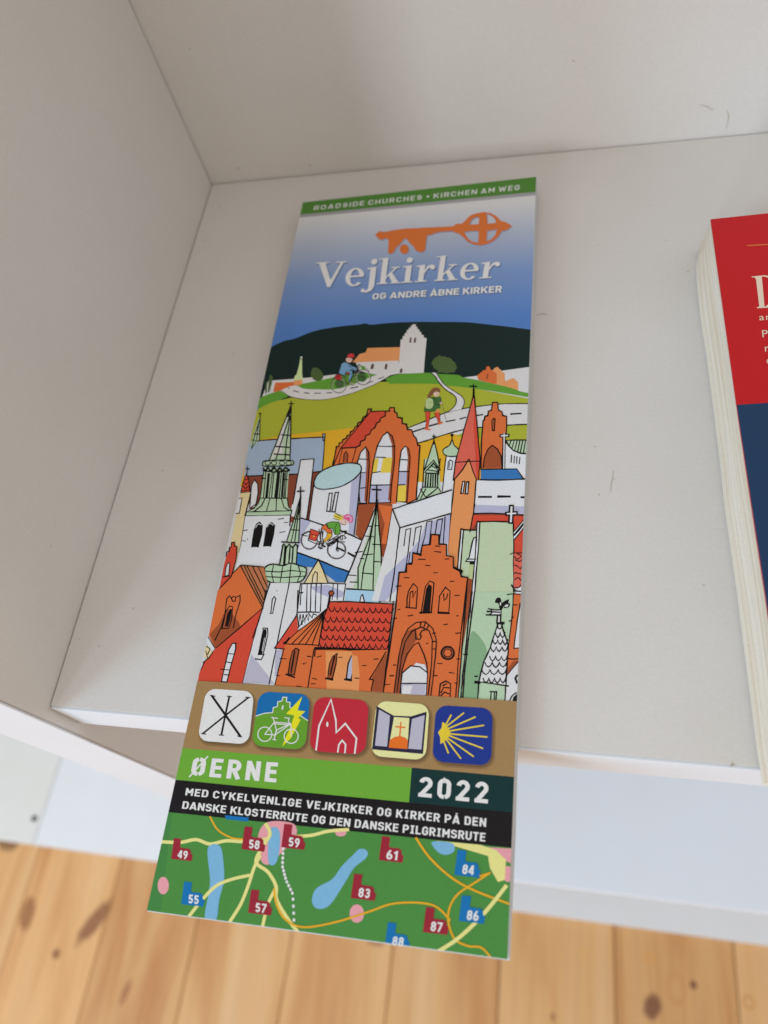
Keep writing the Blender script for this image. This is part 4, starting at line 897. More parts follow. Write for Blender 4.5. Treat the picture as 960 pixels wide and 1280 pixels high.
KK([[(725, 672), (760, 655), (890, 655)], [(775, 700), (820, 735), (870, 700)], [(790, 745), (850, 765), (880, 740)], [(780, 815), (820, 830), (855, 860), (880, 830)], [(775, 930), (800, 915), (840, 930), (875, 930)], [(780, 1010), (830, 980), (860, 1015), (880, 990)], [(780, 1110), (840, 1110), (862, 1080)], [(820, 665), (870, 690)]], 1.1, smooth=True)
F('white', [(800, 1150), (880, 1090), (870, 1210), (790, 1210)]); K([(740, 1080), (790, 1160), (870, 1165)], 1.6); K([(680, 1212), (760, 1200), (865, 1205)], 1.4)
K([(738, 30), (735, 130), (728, 245)], 5.2, jit=.08); K([(672, 132), (806, 122)], 4.4, jit=.08); K([(740, 40), (737, 130), (731, 235)], 2.4, col='white'); K([(684, 130), (798, 124)], 1.8, col='white')

part('printed_right_houses')
V(570, 740, 9.143)
F('mint', [(215, 0), (655, 0), (640, 300), (602, 600), (578, 930), (570, 1275), (240, 1275), (65, 1230), (90, 950), (130, 650)])
F('mint2', sm([(180, 455), (250, 490), (330, 600), (350, 700), (320, 790), (285, 950), (240, 1225), (70, 1212), (110, 900), (140, 650)]))
F('mint2', [(180, 455), (250, 490), (330, 600), (360, 700), (320, 790), (285, 950), (240, 1225), (70, 1212), (110, 900), (140, 650)])
F('mint', [(135, 300), (165, 300), (110, 700), (60, 1210), (20, 1205), (50, 800)])
F('orange', [(655, 22), (760, 32), (740, 800), (575, 940), (600, 600)]); F('brick_dk', [(640, 800), (745, 760), (700, 830), (580, 960), (590, 880)])
F('white2', [(750, 100), (728, 640), (665, 648), (690, 380)]); K([(733, 130), (700, 330), (662, 645), (725, 640)], 1.3)
F('white2', [(720, 800), (700, 1280), (560, 1260), (575, 960)]); K([(705, 800), (580, 955), (572, 1070)], 1.2)
KK([[(655, 22), (640, 300), (602, 600), (578, 930)], [(655, 148), (700, 146)], [(600, 762), (660, 768), (705, 762)], [(605, 335), (635, 322)], [(640, 280), (655, 290)], [(585, 30), (650, 20), (745, 28)]], 1.2)
KK([[(212, 0), (180, 250), (130, 650), (95, 950), (78, 1212)], [(182, 0), (150, 250), (110, 650), (75, 950), (55, 1208)], [(85, 712), (130, 714)], [(215, 965), (248, 962)]], 1.5)
F('brick_dk', [(102, 0), (165, 0), (140, 250), (100, 480), (62, 700), (85, 300)])
spi = [(500, 365), (520, 440), (585, 570), (590, 640), (572, 1062), (262, 1035), (290, 900), (320, 790), (390, 640), (440, 480)]
F('white2', spi); KK([[(478, 370), (440, 480), (390, 640), (320, 790), (285, 920), (258, 1040)], [(520, 370), (545, 450), (588, 580), (596, 660), (575, 940), (570, 1060)], [(225, 1035), (290, 1030), (440, 1050), (600, 1075)]], 1.5); K([(218, 1030), (270, 1035)], 2.8); K([(470, 355), (545, 355)], 3)
for (y_, xa, xb, n_) in ((420, 470, 530, 1), (510, 450, 560, 2), (590, 420, 590, 3), (670, 395, 590, 3), (780, 385, 585, 3), (850, 330, 580, 3), (935, 295, 575, 3), (1030, 310, 570, 4)):
    w_ = (xb-xa)/n_; P = []
    for k in range(n_): x_ = xa+k*w_; P += [(x_, y_-45), (x_+w_*.18, y_-10), (x_+w_*.5, y_+8+random.uniform(-5, 5)), (x_+w_*.82, y_-12)]
    P.append((xb, y_-48)); K(P, 1.35)
F('white2', [(475, 265), (508, 265), (500, 345), (475, 345)]); KK([[(475, 265), (468, 345)], [(512, 200), (508, 350)]], 1.6)
F('white2', [(385, 200), (510, 205), (505, 262), (395, 262)]); KK([[(370, 192), (440, 205), (512, 205)], [(355, 222), (500, 232)], [(345, 262), (515, 264)], [(400, 205), (412, 232), (385, 262)]], 1.5)
F('ink', [(445, 120), (460, 75), (490, 62), (512, 78), (520, 140), (500, 165), (480, 130)], True); F('ink', [(500, 150), (545, 110), (600, 85), (595, 120), (545, 165), (520, 205), (495, 185)], True)
K([(555, 175), (600, 165), (605, 135), (570, 130)], 1.6, smooth=True); F('white2', [(560, 150), (598, 142), (590, 168), (562, 170)]); F('white2', ell(508, 135, 8, 20))
KK([[(258, 1045), (248, 1225)], [(568, 1070), (558, 1250)], [(395, 1235), (402, 1150)], [(388, 1140), (465, 1140), (455, 1240)], [(440, 1150), (435, 1240)]], 1.4)
K([(700, 950), (680, 990), (700, 1040)], 2.2, smooth=True); K([(610, 1255), (640, 1190), (690, 1150)], 1.5, smooth=True); F('ink', [(640, 1258), (655, 1200), (700, 1160), (695, 1262)])

part('printed_brick_gate_tower')
V(440, 660, 4.364)
F('orange', [(0, 668), (205, 664), (240, 700), (180, 896), (0, 888)])
F('orange_lt', [(0, 690), (30, 700), (42, 800), (36, 889), (0, 886)])
F('brick_dk', [(190, 680), (160, 720), (108, 820), (118, 830), (104, 890), (175, 893)]); K([(185, 675), (130, 770), (96, 825), (116, 828), (104, 888)], 1.3)
F('brick_dk', [(628, 285), (645, 280), (600, 600), (570, 915), (560, 700)])
tg = [(170, 895), (205, 660), (240, 420), (257, 242), (297, 240), (298, 197), (328, 190), (332, 135), (375, 143), (383, 95), (427, 90), (432, 35), (474, 38), (475, 88), (515, 90), (515, 150), (552, 158), (553, 215), (588, 235), (597, 265), (630, 270), (612, 500), (578, 930)]
F('orange', tg)
F('orange', [(165, 892), (240, 893), (250, 700), (205, 660)])
K(tg[:-1]+[(578, 928)], 1.5); K([(225, 400), (200, 640), (170, 893)], 1.2); K([(628, 290), (598, 540), (582, 700), (566, 922)], 1.2)
KK([[(332, 135), (378, 150)], [(298, 197), (326, 197)]], 1.8); K([(555, 215), (600, 240)], 2.6)
F('brick_dk', [(232, 898), (250, 720), (275, 620), (305, 560), (345, 545), (360, 600), (330, 640), (295, 690), (275, 760), (264, 900)])
FK('white2', [(270, 905), (268, 840), (275, 790), (320, 752), (370, 757), (412, 790), (405, 912)], 1.2); F('lav2', [(345, 740), (400, 745), (412, 790), (370, 757)]); F('lav2', [(270, 905), (268, 850), (400, 850), (398, 912)])
F('white2', [(350, 735), (395, 745), (408, 780), (365, 756), (335, 752)]); F('white2', [(278, 860), (330, 858), (318, 905), (272, 903)])
KK([[(230, 900), (255, 700), (275, 610), (305, 550), (350, 515), (400, 512), (440, 548), (460, 610), (455, 700), (430, 915)], [(245, 898), (270, 700), (290, 620), (325, 565), (375, 540), (420, 560), (438, 610), (435, 720), (415, 915)], [(262, 900), (272, 780), (300, 690), (335, 640), (362, 624)], [(362, 624), (392, 690), (408, 740), (410, 790)], [(265, 848), (405, 848)], [(345, 560), (348, 605), (370, 608), (378, 590), (370, 580), (380, 562), (400, 555)], [(375, 515), (372, 538)], [(400, 518), (392, 540)], [(418, 530), (408, 550)], [(440, 575), (455, 572)], [(440, 620), (458, 618)], [(438, 660), (455, 660)], [(275, 790), (320, 752), (370, 757), (412, 790)]], 1.2)
KK([[(300, 435), (300, 390), (308, 345), (335, 303), (357, 325), (350, 435)], [(292, 433), (352, 438)], [(312, 430), (318, 350), (332, 345), (332, 380), (348, 345)], [(470, 462), (478, 370), (510, 323), (535, 345), (528, 462)], [(468, 464), (532, 466)], [(500, 360), (502, 395), (515, 385), (522, 360)], [(378, 460), (400, 320), (425, 288), (447, 300), (432, 462), (370, 465)]], 1.2)
F('ink', [(385, 456), (405, 330), (420, 305), (436, 320), (425, 458)]); K([(470, 462), (525, 464)], 2.2); K([(370, 462), (432, 460)], 2.0)
K(ell(522, 682, 36), 1.5, closed=True); K(ell(522, 682, 22), 1.2, closed=True); K(ell(522, 682, 30), .8, closed=True)
KK([[(474, 918), (482, 850), (512, 835), (538, 850), (535, 922)], [(485, 900), (500, 870), (530, 872)], [(485, 915), (505, 895), (530, 905)], [(495, 860), (515, 850)]], 1.4)
KK([[(285, 270), (312, 272)], [(362, 170), (400, 172)], [(400, 203), (425, 206)], [(450, 128), (485, 132)], [(508, 170), (530, 168)], [(445, 245), (468, 243)], [(535, 292), (558, 290)], [(560, 368), (585, 368)], [(305, 480), (332, 476)], [(500, 528), (522, 524)], [(240, 318), (268, 316)], [(225, 495), (245, 492)], [(565, 575), (590, 572)], [(465, 738), (492, 740)], [(530, 788), (558, 792)], [(205, 806), (228, 806)], [(175, 855), (208, 852)], [(225, 748), (240, 748)], [(445, 805), (465, 806)], [(560, 845), (575, 848)], [(250, 445), (262, 443)], [(570, 715), (590, 714)], [(455, 98), (480, 100)], [(405, 632), (415, 628)], [(580, 478), (570, 480)], [(120, 716), (145, 714)], [(55, 750), (78, 750)], [(15, 818), (38, 820)]], 1.05)

# ================= bands below
part('printed_brown_band'); V()
F('tan', [(240, 850.5), (660, 877.6), (655, 974.3), (215, 934)])
part('printed_green_band')
F('lime', [(215, 933.8), (516, 960), (512.5, 1004), (205, 973)])
F('teal_dk', [(514.8, 959.6), (655, 972.3), (650, 1016.8), (511.2, 1003)])
part('printed_black_band')
F('black', [(205, 973.5), (641, 1015.6), (655, 1017), (655, 1061.5), (200, 1014.2)])
part('printed_map')
F('map_green', [(190, 1013), (645, 1060.5), (645, 1205), (170, 1140)])
V(170, 1000, 2)
F('map_green2', [(0, 30), (90, 33), (60, 300), (0, 300)])
R_ = lambda P, w_, col: K(P, w_, col=col, smooth=True)
F('map_pink', [(330, 55), (395, 60), (398, 100), (370, 125), (335, 160), (312, 150), (305, 90)], True); F('map_pink', ell(68, 214, 14, 22)); F('map_pink', ell(552, 284, 18, 23)); F('map_pink', ell(512, 82, 14, 9)); F('map_pink', [(880, 118), (945, 122), (940, 160), (900, 140)]); F('map_pink', ell(930, 185, 12, 20))
F('map_cream', [(750, 102), (860, 112), (900, 125), (925, 150), (922, 200), (905, 205), (885, 170), (880, 140), (840, 128)])
R_([(58, 104), (110, 106), (150, 99), (185, 110), (225, 102), (275, 104), (330, 97)], 4.2, 'map_cream')
R_([(390, 92), (440, 88), (480, 78), (530, 74)], 4.2, 'map_cream')
R_([(185, 42), (205, 75), (240, 95), (270, 98)], 2.2, 'map_gold')
F('map_lake', [(180, 120), (195, 110), (212, 118), (218, 150), (220, 200), (208, 250), (200, 300), (172, 296), (185, 210), (180, 150)], True)
F('map_lake', [(540, 140), (560, 122), (578, 128), (575, 145), (545, 170), (520, 210), (485, 262), (455, 272), (440, 255), (450, 222), (490, 198), (515, 165)], True)
F('map_lake', [(335, 75), (350, 68), (360, 85), (358, 130), (348, 160), (332, 158), (330, 120)], True); F('map_lake', [(740, 105), (790, 108), (795, 128), (775, 137), (755, 130)], True)
F('map_blue', [(222, 38), (282, 44), (280, 54), (225, 48)])
R_([(130, 294), (165, 250), (200, 215), (240, 198), (285, 188)], 4.0, 'map_cream')
R_([(310, 140), (295, 170), (282, 210), (262, 260), (232, 308)], 4.0, 'map_cream'); R_([(325, 60), (335, 85), (318, 115), (300, 155), (330, 180), (350, 215), (352, 250), (385, 305), (410, 335)], 4.4, 'map_cream'); R_([(350, 220), (330, 260), (316, 318)], 4.0, 'map_cream')
R_([(345, 222), (352, 262), (375, 300), (420, 318), (500, 305), (580, 280), (650, 258), (740, 262), (785, 300)], 2.6, 'map_gold')
R_([(700, 95), (735, 145), (790, 195), (850, 228), (940, 262)], 2.8, 'map_gold')
R_([(885, 182), (850, 205), (800, 240), (780, 290), (795, 345), (830, 365), (865, 370), (895, 405)], 2.6, 'map_gold'); R_([(860, 190), (885, 182)], 2.2, 'map_gold')
R_([(925, 215), (890, 260), (850, 305), (800, 350), (745, 385)], 5.0, 'map_cream')
for k in range(16):
    t = k/15; P_ = [(368, 122), (366, 165), (375, 200), (392, 235), (395, 300)]; u_ = t*4; i_ = min(3, int(u_)); p_ = lerp2(P_[i_], P_[i_+1], u_-i_); F('letter', ell(p_[0], p_[1], 3.6, 4.6, 8))

part('map_badges')
def badge(x, y, txt, col, k=1.0, cutn=False):
    r_ = (50*k, 6*k); u_ = (4*k, -30*k); t_ = (4*k, -22*k)
    P = lambda a, b_, c_=0: (x+r_[0]*a+u_[0]*b_+t_[0]*c_, y+r_[1]*a+u_[1]*b_+t_[1]*c_)
    F(col, [P(0, 0), P(0, 1), P(-0.02, 1, 1), P(0.34, 1, 1), P(0.36, 1, .1), P(0.40, 1, 0), P(0.82, 1, 0), P(0.92, .86, 0), P(0.95, .6), P(1.04, .5), P(1.02, 0)])
    TXT(txt, 'letter', [P(.30, .80), P(.78, .80), P(.78, .13), P(.30, .13)], .12, .19)
badge(88, 147, '49', 'map_red'); badge(264, 123, '58', 'map_red', 1.1); badge(363, 118, '59', 'map_red', 1.12); badge(607, 150, '61', 'map_red', 1.15); badge(537, 245, '83', 'map_red', 1.17)
badge(280, 282, '57', 'map_red', 1.12); badge(717, 330, '87', 'map_red', 1.2); badge(113, 260, '55', 'map_blue', 1.08); badge(796, 187, '84', 'map_blue', 1.2); badge(807, 302, '86', 'map_blue', 1.22); badge(622, 366, '88', 'map_blue', 1.15)

# ---- five round-cornered signs
part('sign_shadows')
V(230, 850, 4.8)
i1 = [(134, 50), (422, 69), (388, 387), (80, 363)]; i2 = [(452, 68), (759, 86), (727, 419), (403, 395)]
V()
def ab(q, x0, y0, s): return [(x0+a/s, y0+b/s) for a, b in q]
I1, I2 = ab(i1, 230, 850, 4.8), ab(i2, 230, 850, 4.8)
I3 = ab([(413, 44), (558, 54), (547, 199), (397, 189)], 200, 850, 2.133)
I4 = ab([(196, 51), (514, 75), (490, 410), (158, 383)], 430, 865, 4.8); I5 = ab([(553, 78), (893, 98), (882, 443), (528, 416)], 430, 865, 4.8)
for q in (I1, I2, I3, I4, I5):
    for dx, dy, ex, col in ((1.8, 3.2, 2.6, 'tan_dk'), (1.6, 2.6, 0.8, 'tan_dk2')):
        mx_ = sum(p[0] for p in q)/4; my_ = sum(p[1] for p in q)/4
        F(col, rrect([(p[0]+dx+(ex if p[0] > mx_ else -ex), p[1]+dy+(ex if p[1] > my_ else -ex)) for p in q], 0.22))
def sign(name, q, col): part(name); F(col, rrect(q, 0.2)); return rrect(q, 0.2)
sign('church_symbol_sign', I1, 'letter')
V(230, 850, 4.8)
for P, w_ in (([(168, 96), (245, 205), (338, 338)], 2.9), ([(272, 98), (248, 210), (224, 330)], 2.4), ([(386, 106), (245, 215), (112, 322)], 2.1)): K(P, w_, col='black')
for P in ([(158, 92), (186, 98)], [(320, 336), (348, 342)], [(258, 97), (286, 101)], [(209, 330), (238, 332)], [(368, 103), (398, 106)], [(104, 322), (132, 325)]): K(P, 1.1, col='black')
cp = sign('cycle_church_sign', I2, 'ic_blue') if False else None
V(); part('cycle_church_sign'); cp2 = rrect(I2, 0.2); F('ic_blue', cp2)
V(230, 850, 4.8)
hill = [(400, 235), (432, 216), (480, 200), (532, 195), (536, 165), (560, 160), (563, 130), (588, 126), (592, 103), (617, 104), (614, 130), (637, 135), (634, 165), (655, 170), (650, 195), (700, 215), (745, 245)]
F('ic_green', hill+[(760, 440), (380, 420)], clip=cp2); K(hill, 1.1, col='letter', clip=cp2); F('letter', [(584, 176), (590, 152), (598, 152), (594, 178)])
F('ic_yellow', [(710, 98), (613, 203), (662, 212), (636, 290), (612, 340), (588, 400), (640, 350), (700, 240), (686, 226), (728, 188), (682, 182)])
for cx, cy in ((485, 325), (643, 337)): K(ell(cx, cy, 42, 43, 26), 1.25, col='letter', closed=True)
for P in ([(485, 325), (543, 252), (640, 262)], [(485, 325), (545, 330), (555, 300), (640, 262)], [(545, 330), (640, 264)], [(543, 252), (556, 310)], [(533, 225), (545, 255)], [(525, 224), (562, 230)], [(605, 226), (632, 230), (626, 250), (640, 264), (645, 337)], [(543, 262), (640, 270)], [(548, 330), (540, 358)], [(533, 356), (552, 360)]): K(P, 1.25, col='letter')
V(); part('spire_church_sign'); cp3 = rrect(I3, 0.2); F('ic_red', cp3)
V(200, 850, 2.133)
K([(416, 187), (424, 122), (456, 52), (469, 108), (470, 140), (494, 116), (524, 156), (519, 197)], 2.1, col='letter', clip=cp3); K([(474, 192), (477, 172), (486, 161), (495, 172), (493, 194)], 1.9, col='letter', clip=cp3); F('letter', ell(446, 118, 3, 7))
V(); part('open_altar_sign'); cp4 = rrect(I4, 0.2); F('ic_cream', cp4)
V(430, 865, 4.8)
F('ic_navy', [(196, 84), (298, 142), (402, 146), (496, 118), (474, 372), (168, 344)]); F('lav2', [(210, 105), (276, 142), (258, 328), (186, 322)]); F('lav2', [(408, 162), (484, 138), (464, 346), (386, 340)])
F('ic_cream', [(300, 150), (392, 156), (380, 342), (268, 334)]); F('ic_orange', [(268, 334), (274, 290), (300, 270), (338, 264), (372, 276), (383, 292), (380, 342)]); K([(341, 182), (334, 268)], 1.7, col='ic_orange'); K([(310, 208), (366, 213)], 1.7, col='ic_orange')
V(); part('scallop_shell_sign'); cp5 = rrect(I5, 0.2); F('ic_royal', cp5)
V(430, 865, 4.8)
F('ic_gold', [(564, 242), (585, 215), (590, 180), (602, 185), (625, 215), (640, 245), (625, 275), (600, 300), (578, 312), (577, 270)])
for P in ([(600, 215), (643, 138)], [(610, 210), (718, 126)], [(620, 222), (788, 150)], [(620, 236), (838, 200)], [(620, 250), (858, 270)], [(620, 258), (832, 338)], [(610, 268), (776, 386)], [(605, 272), (700, 398)], [(592, 280), (626, 366)]): K(P, 1.9, col='ic_gold')

part('region_lettering')
V(200, 930, 4.174)
TXT('ØERNE', 'letter', [(176, 68), (617, 97), (606, 201), (158, 163)], .22, .20)
V(420, 940, 4.174)
part('year_lettering'); TXT('2022', 'letter', [(437, 128), (797, 158), (792, 269), (428, 232)], .22, .19)
part('route_lettering'); V()
a_ = lambda x, y: (200+x/4.174, 930+y/4.174); b_ = lambda x, y: (420+x/4.174, 940+y/4.174)
TXT('MED CYKELVENLIGE VEJKIRKER OG KIRKER PÅ DEN', 'letter', [a_(138, 229), b_(785, 346), b_(782, 391), a_(131, 267)], .15, .175)
TXT('DANSKE KLOSTERRUTE OG DEN DANSKE PILGRIMSRUTE', 'letter', [a_(121, 298), b_(781, 423), b_(778, 468), a_(114, 337)], .11, .175)

# ================= head of the cover
part('printed_banner'); V()
F('banner_shade', [(370, 268), (680, 238.0), (680, 243.0), (370, 272.5)])
F('banner_green', [(370, 250), (680, 217), (680, 238.8), (370, 268.8)])
part('banner_lettering'); V(370, 220, 3.097)
TXT('ROADSIDE CHURCHES • KIRCHEN AM WEG', 'title_white', [(71, 116), (867, 34), (865, 53), (68, 133)], .30, .16, 1.3)
part('key_emblem')
V()
k1 = [(380+x/6, 250+y/6) for x, y in [(533, 262), (555, 242), (572, 232), (585, 240), (625, 236), (680, 225), (760, 214), (860, 210), (920, 205)]]
k2 = [(500+x/6, 250+y/6) for x, y in [(200, 206), (300, 202), (405, 196), (412, 184), (440, 176), (462, 180), (492, 150), (530, 115), (570, 100), (628, 90), (680, 98), (722, 120), (755, 155), (790, 165), (826, 184), (838, 194), (806, 222), (762, 234), (735, 275), (700, 305), (655, 328), (600, 340), (550, 332), (505, 308), (470, 275), (440, 250), (415, 245), (400, 232), (300, 238), (245, 252), (238, 262), (205, 262), (195, 310), (190, 370), (170, 390), (140, 388), (115, 375), (100, 345), (70, 320), (50, 290), (30, 290), (8, 320)]]
k3 = [(380+x/6, 250+y/6) for x, y in [(715, 335), (700, 350), (690, 352), (680, 380), (660, 402), (630, 398), (632, 350), (635, 300), (615, 285), (578, 300), (560, 290)]]
key = k1+k2+k3
holes = [[(500+x/6, 250+y/6) for x, y in L] for L in ([(520, 185), (535, 150), (562, 130), (592, 125), (592, 180)], [(650, 100), (690, 120), (718, 150), (718, 172), (655, 178)], [(480, 240), (530, 232), (590, 230), (588, 320), (540, 312), (505, 285)], [(652, 232), (728, 218), (715, 262), (685, 295), (648, 310)])]
def multi(col, outer, hs, off=(0, 0)):
    polys = [[Vector((p[0]+off[0], p[1]+off[1], 0)) for p in P] for P in [outer]+hs]
    flatp = [(v.x, v.y) for P in polys for v in P]; name, VV, FF, MM, FM = PART[0]; L = layer_for(bbox(flatp), False)
    if col not in MM: MM.append(col)
    b0 = len(VV); VV.extend(on_cover(p[0], p[1], (L+1)*DZ) for p in flatp)
    for t in tessellate_polygon(polys):
        A, B_, D_ = (flatp[i] for i in t); cr = (B_[0]-A[0])*(D_[1]-A[1])-(B_[1]-A[1])*(D_[0]-A[0])
        if abs(cr) < 1e-9: continue
        FF.append(tuple(b0+i for i in (t if cr < 0 else t[::-1]))); FM.append(MM.index(col))
dot = ell(380+752/6, 250+368/6, 5.6, 6)
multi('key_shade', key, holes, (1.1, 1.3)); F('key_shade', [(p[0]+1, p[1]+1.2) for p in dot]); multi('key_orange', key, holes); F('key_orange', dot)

# the title: serif letters drawn as filled outlines, baseline at y=0, x-height 100, stems about 30
def stem(x, y0, y1, w_=30, lean=0): return [(x+lean*y0, y0), (x+w_+lean*y0, y0), (x+w_+lean*y1, y1), (x+lean*y1, y1)]
def serif(x0, x1, y, h=7): return [(x0, y), (x1, y), (x1-4, y+h), (x0+4, y+h)]
def ring(cx, cy, rx, ry, th, tv, a0=0, a1=360, n=26):
    out = []; inn = []
    for i in range(n+1):
        a = math.radians(a0+(a1-a0)*i/n); out.append((cx+math.cos(a)*rx, cy+math.sin(a)*ry)); inn.append((cx+math.cos(a)*(rx-th), cy+math.sin(a)*(ry-tv)))
    return out+inn[::-1]
def disc_(cx, cy, r): return ell(cx, cy, r, r, 16)
GL = {
 'V': ([[(4, 143), (40, 143), (80, 40), (128, 143), (143, 143), (82, 0), (66, 0)], serif(-12, 62, 139), serif(98, 160, 139)], 150),
 'e': ([ring(52, 50, 52, 54, 27, 9, 8, 318), [(12, 50), (100, 50), (101, 60), (14, 60)]], 104),
 'j': ([[(18, 96), (50, 104), (50, -8), (38, -34), (10, -46), (-14, -40), (-10, -30), (8, -34), (18, -20)], disc_(-12, -32, 11), [(0, 92), (18, 92), (50, 100), (50, 106), (0, 100)], disc_(34, 137, 17)], 56),
 'k': ([stem(12, 0, 154), [(-8, 146), (42, 148), (42, 158), (-8, 152)], serif(-8, 58, 0), [(42, 44), (88, 96), (100, 96), (60, 52), (42, 32)], [(50, 58), (74, 66), (118, 0), (84, 0)], serif(68, 128, 0), serif(64, 114, 93)], 122),
 'i': ([stem(14, 0, 100), [(-4, 92), (44, 96), (44, 106), (-4, 100)], serif(-6, 62, 0), disc_(28, 137, 17)], 62),
 'r': ([stem(14, 0, 100), [(-4, 92), (44, 96), (44, 106), (-4, 100)], serif(-6, 66, 0), [(42, 66), (56, 94), (78, 104), (96, 100), (96, 84), (78, 88), (60, 78), (44, 48)], disc_(88, 86, 13)], 98),
}
def title(word, q, cols, offs):
    x = 0; pos = []
    for ch_ in word: pos.append(x); x += GL[ch_][1]+13
    x -= 13
    for col, off in zip(cols, offs):
        for ch_, x0 in zip(word, pos):
            for P in GL[ch_][0]:
                pp = [bil(q, (p[0]+x0+0.09*p[1])/(x+4), 1-p[1]/100) for p in P]
                F(col, [(p[0]+off[0], p[1]+off[1]) for p in pp])
part('title_lettering'); V()
tq = [(380+115/6-4.5, 250+528/6), (500+742/6, 250+466/6), (500+735/6, 250+581/6), (380+98/6-2.0, 250+658/6)]
title('Vejkirker', tq, ('title_shade2', 'title_shade', 'title_white'), ((1.5, 1.5), (0.8, 0.9), (0, 0)))
part('subtitle_lettering'); V(340, 210, 2.743)
sq = [(346, 430), (789, 403), (787, 426), (343, 451)]
TXT('OG ANDRE ÅBNE KIRKER', 'title_shade2', [(p[0]+2.5, p[1]+2.5) for p in sq], .12, .24, 1.25)
TXT('OG ANDRE ÅBNE KIRKER', 'title_white', sq, .12, .21, 1.25)
finish_prints()
print('layers', max(l for _, l, _ in LAY), 'shapes', len(LAY))

# ------------------------------------------------------------------ the red and navy book
BT = 0.118*S                                     # height of its upper cover
BK = empty('paperback_book', tuple(on_z(960, 700, 0)), 'thick red and navy paperback book with yellowed page edges, lying on the shelf', 'book')
O = BK.location
sub = lambda v: Vector(v)-O
W_B = 0.150
lowL = [on_z(x_, y_, 0.0012) for x_, y_ in ((868, 310), (875, 390), (887.5, 477), (900, 571), (906.5, 637), (921, 740), (936, 850), (950, 962), (954, 981))]
upL = [on_z(x_, y_, BT) for x_, y_ in ((888.5, 274), (903, 377), (921, 507), (940.6, 637), (957, 745), (974, 870))]
def at_y(L, y):
    for a, b in zip(L, L[1:]):
        if (a.y-y)*(b.y-y) <= 0 and a.y != b.y: return a.x+(b.x-a.x)*(y-a.y)/(b.y-a.y)
    return L[0].x if abs(L[0].y-y) < abs(L[-1].y-y) else L[-1].x
yb0, yb1 = lowL[-1].y, upL[0].y
cs = 0.0008
V_ = []; F_ = []; NL = 46; NY = 22
rs = random.Random(3)
lv = [rs.uniform(-0.00035, 0.00035) for _ in range(NL+1)]
ytopb = lowL[0].y
for k in range(NL+1):
    t = k/NL; z = 0.0012+(BT-cs-0.0012)*t
    yt = ytopb+(yb1-ytopb)*(t**1.8)
    row = []
    for j in range(NY+1):
        y = yb0+(yt-yb0)*j/NY
        xl = at_y(lowL, y)*(1-t)+at_y(upL, y)*t+0.0009*math.sin(math.pi*t)
        corner = max(0.0, (j/NY-0.93)/0.07)
        row.append(Vector((xl+lv[k]*(0.6+0.4*math.sin(j*0.7+k))+0.0022*corner**2*(1-t), y, z)))
    ring_ = row+[Vector((row[-1].x+W_B-0.008, yt, z)), Vector((row[0].x+W_B-0.008, yb0, z))]
    V_ += [sub(p) for p in ring_]
n_ = NY+3
for k in range(NL):
    for j in range(n_): a = k*n_+j; b = k*n_+(j+1) % n_; F_.append((a, b, b+n_, a+n_))
F_.append(tuple(range(n_))); F_.append(tuple(NL*n_+j for j in range(n_))[::-1])
mp_ = mesh_obj('page_block', V_, F_, MAT_PAGES, BK)
def slab(name, P, z0, z1, mat, parent=BK):
    n = len(P); V1 = [Vector((p.x, p.y, z1))-O for p in P]+[Vector((p.x, p.y, z0))-O for p in P]
    return mesh_obj(name, V1, [tuple(range(n)), tuple(range(2*n-1, n-1, -1))]+[(k, n+k, n+(k+1) % n, (k+1) % n) for k in range(n)], mat, parent)
rt_ = on_z(960, 266.5, BT); dirx = (rt_-upL[0]).normalized()
ytop = lambda x_: upL[0].y+(x_-upL[0].x)*dirx.y/dirx.x
split = on_z(921, 506, BT).y; s2 = on_z(960, 503.5, BT); sl = (s2.y-split)/(s2.x-on_z(921, 506, BT).x)
xr = upL[0].x+W_B
def left_pts(y0, y1, n=8):
    return [Vector((at_y(upL, y0+(y1-y0)*k/n), y0+(y1-y0)*k/n, BT)) for k in range(n+1)]
Lp = left_pts(yb0, upL[0].y, 20)
front = [Vector((p.x, p.y, BT)) for p in Lp]
slab('upper_cover', (front+[Vector((xr, ytop(xr), BT)), Vector((xr+0.003, yb0, BT))])[::-1], BT-cs, BT-0.0001, MAT_RED)
# printed fields, laid on the board
A_ = left_pts(split, upL[0].y, 10)
def lay(name, P, mat, dz): mesh_obj(name, [Vector((p.x, p.y, BT+dz))-O for p in P][::-1], [tuple(range(len(P)))], mat, BK)
lay('red_field', A_+[Vector((xr, ytop(xr), BT)), Vector((xr, split+sl*(xr-at_y(upL, split)), BT))], MAT_RED, 0.0)
B2 = left_pts(yb0, split, 10)
lay('navy_field', B2+[Vector((xr, split+sl*(xr-at_y(upL, split)), BT)), Vector((xr+0.003, yb0, BT))], MAT_NAVY, 0.0)
slab('lower_cover', [Vector((xr-0.001, ytopb-0.006, 0)), Vector((xr-0.001, yb0, 0))]+[Vector((at_y(lowL, yb0+(ytopb-0.006-yb0)*k/20)+0.0006, yb0+0.0004+(ytopb-0.0064-yb0)*k/20, 0)) for k in range(21)], 0.0002, 0.0012, MAT_PAPER)
slab('spine', [Vector((xr-0.0010, ytopb, 0)), Vector((xr-0.0010, yb0, 0)), Vector((xr-0.010, yb0, 0)), Vector((xr-0.010, ytopb, 0))][::-1], 0.0013, BT-cs-0.0001, MAT_RED)
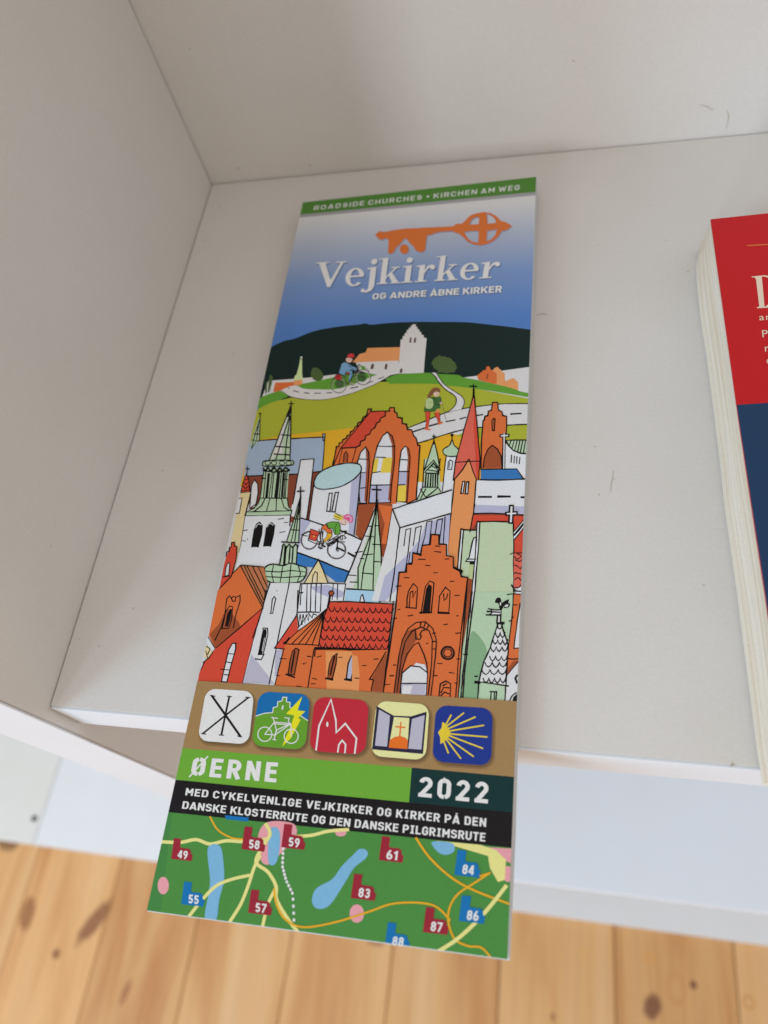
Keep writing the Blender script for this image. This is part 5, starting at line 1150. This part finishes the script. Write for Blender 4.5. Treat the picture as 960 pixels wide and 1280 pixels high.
# lettering on the cover (only what the frame shows)
BKP = lambda px, py, dz: on_z(px, py, BT+dz)-O
def bshape(name, polys, mat, dz=0.00006):
    Vb = []; Fb = []
    for kk, P in enumerate(polys):
        b0 = len(Vb); Vb += [BKP(x_, y_, dz+kk*1e-5) for x_, y_ in P]
        for t in tessellate_polygon([[Vector((p[0], p[1], 0)) for p in P]]):
            a, b, d = (P[i] for i in t); cr = (b[0]-a[0])*(d[1]-a[1])-(b[1]-a[1])*(d[0]-a[0])
            Fb.append(tuple(b0+i for i in (t if cr < 0 else t[::-1])))
    mesh_obj(name, Vb, Fb, mat, BK)
zk = lambda L: [(880+x_/5.8125, 260+y_/5.8125) for x_, y_ in L]
bshape('printed_rule', [zk([(308, 271), (330, 269), (700, 245), (700, 252), (330, 277), (312, 276)])], MAT_ORINK)
# the big capital D, its bowl running on past the frame
bowl = [(430, 488)]+[(440+math.cos(a)*95, 605+math.sin(a)*116) for a in [math.radians(-80+160*i/16) for i in range(17)]]+[(455, 722)]
inner = [(448, 712)]+[(440+math.cos(a)*62, 605+math.sin(a)*106) for a in [math.radians(75-150*i/16) for i in range(17)]]+[(428, 497)]
bshape('large_initial_lettering', [zk([(346, 498), (440, 488), (440, 496), (420, 500), (440, 716), (470, 718), (470, 724), (384, 728), (386, 720), (402, 716), (378, 520), (368, 504), (346, 503)]), zk(bowl+inner)], MAT_CREAM)
def btxt(s, q, bold=0.0):
    vs, fs = text_polys(s, 1.1, bold); x0 = min(v[0] for v in vs); x1 = max(v[0] for v in vs); H = cap()
    P = [bil(q, (v[0]-x0)/(x1-x0), 1-v[1]/H) for v in vs]
    ff = []
    for f in fs:
        A = sum(P[f[i]][0]*P[f[(i+1) % len(f)]][1]-P[f[(i+1) % len(f)]][0]*P[f[i]][1] for i in range(len(f))); ff.append(f if A < 0 else f[::-1])
    mesh_obj('small_lettering', [BKP(p[0], p[1], 0.00009) for p in P], ff, MAT_CREAM, BK)
btxt('ar', zk([(400, 770), (482, 766), (482, 812), (402, 816)])); btxt('P', zk([(420, 888), (462, 886), (466, 936), (426, 940)])); btxt('r', zk([(440, 990), (470, 988), (474, 1042), (444, 1044)])); btxt('c', zk([(452, 1082), (482, 1080), (486, 1130), (456, 1132)]))
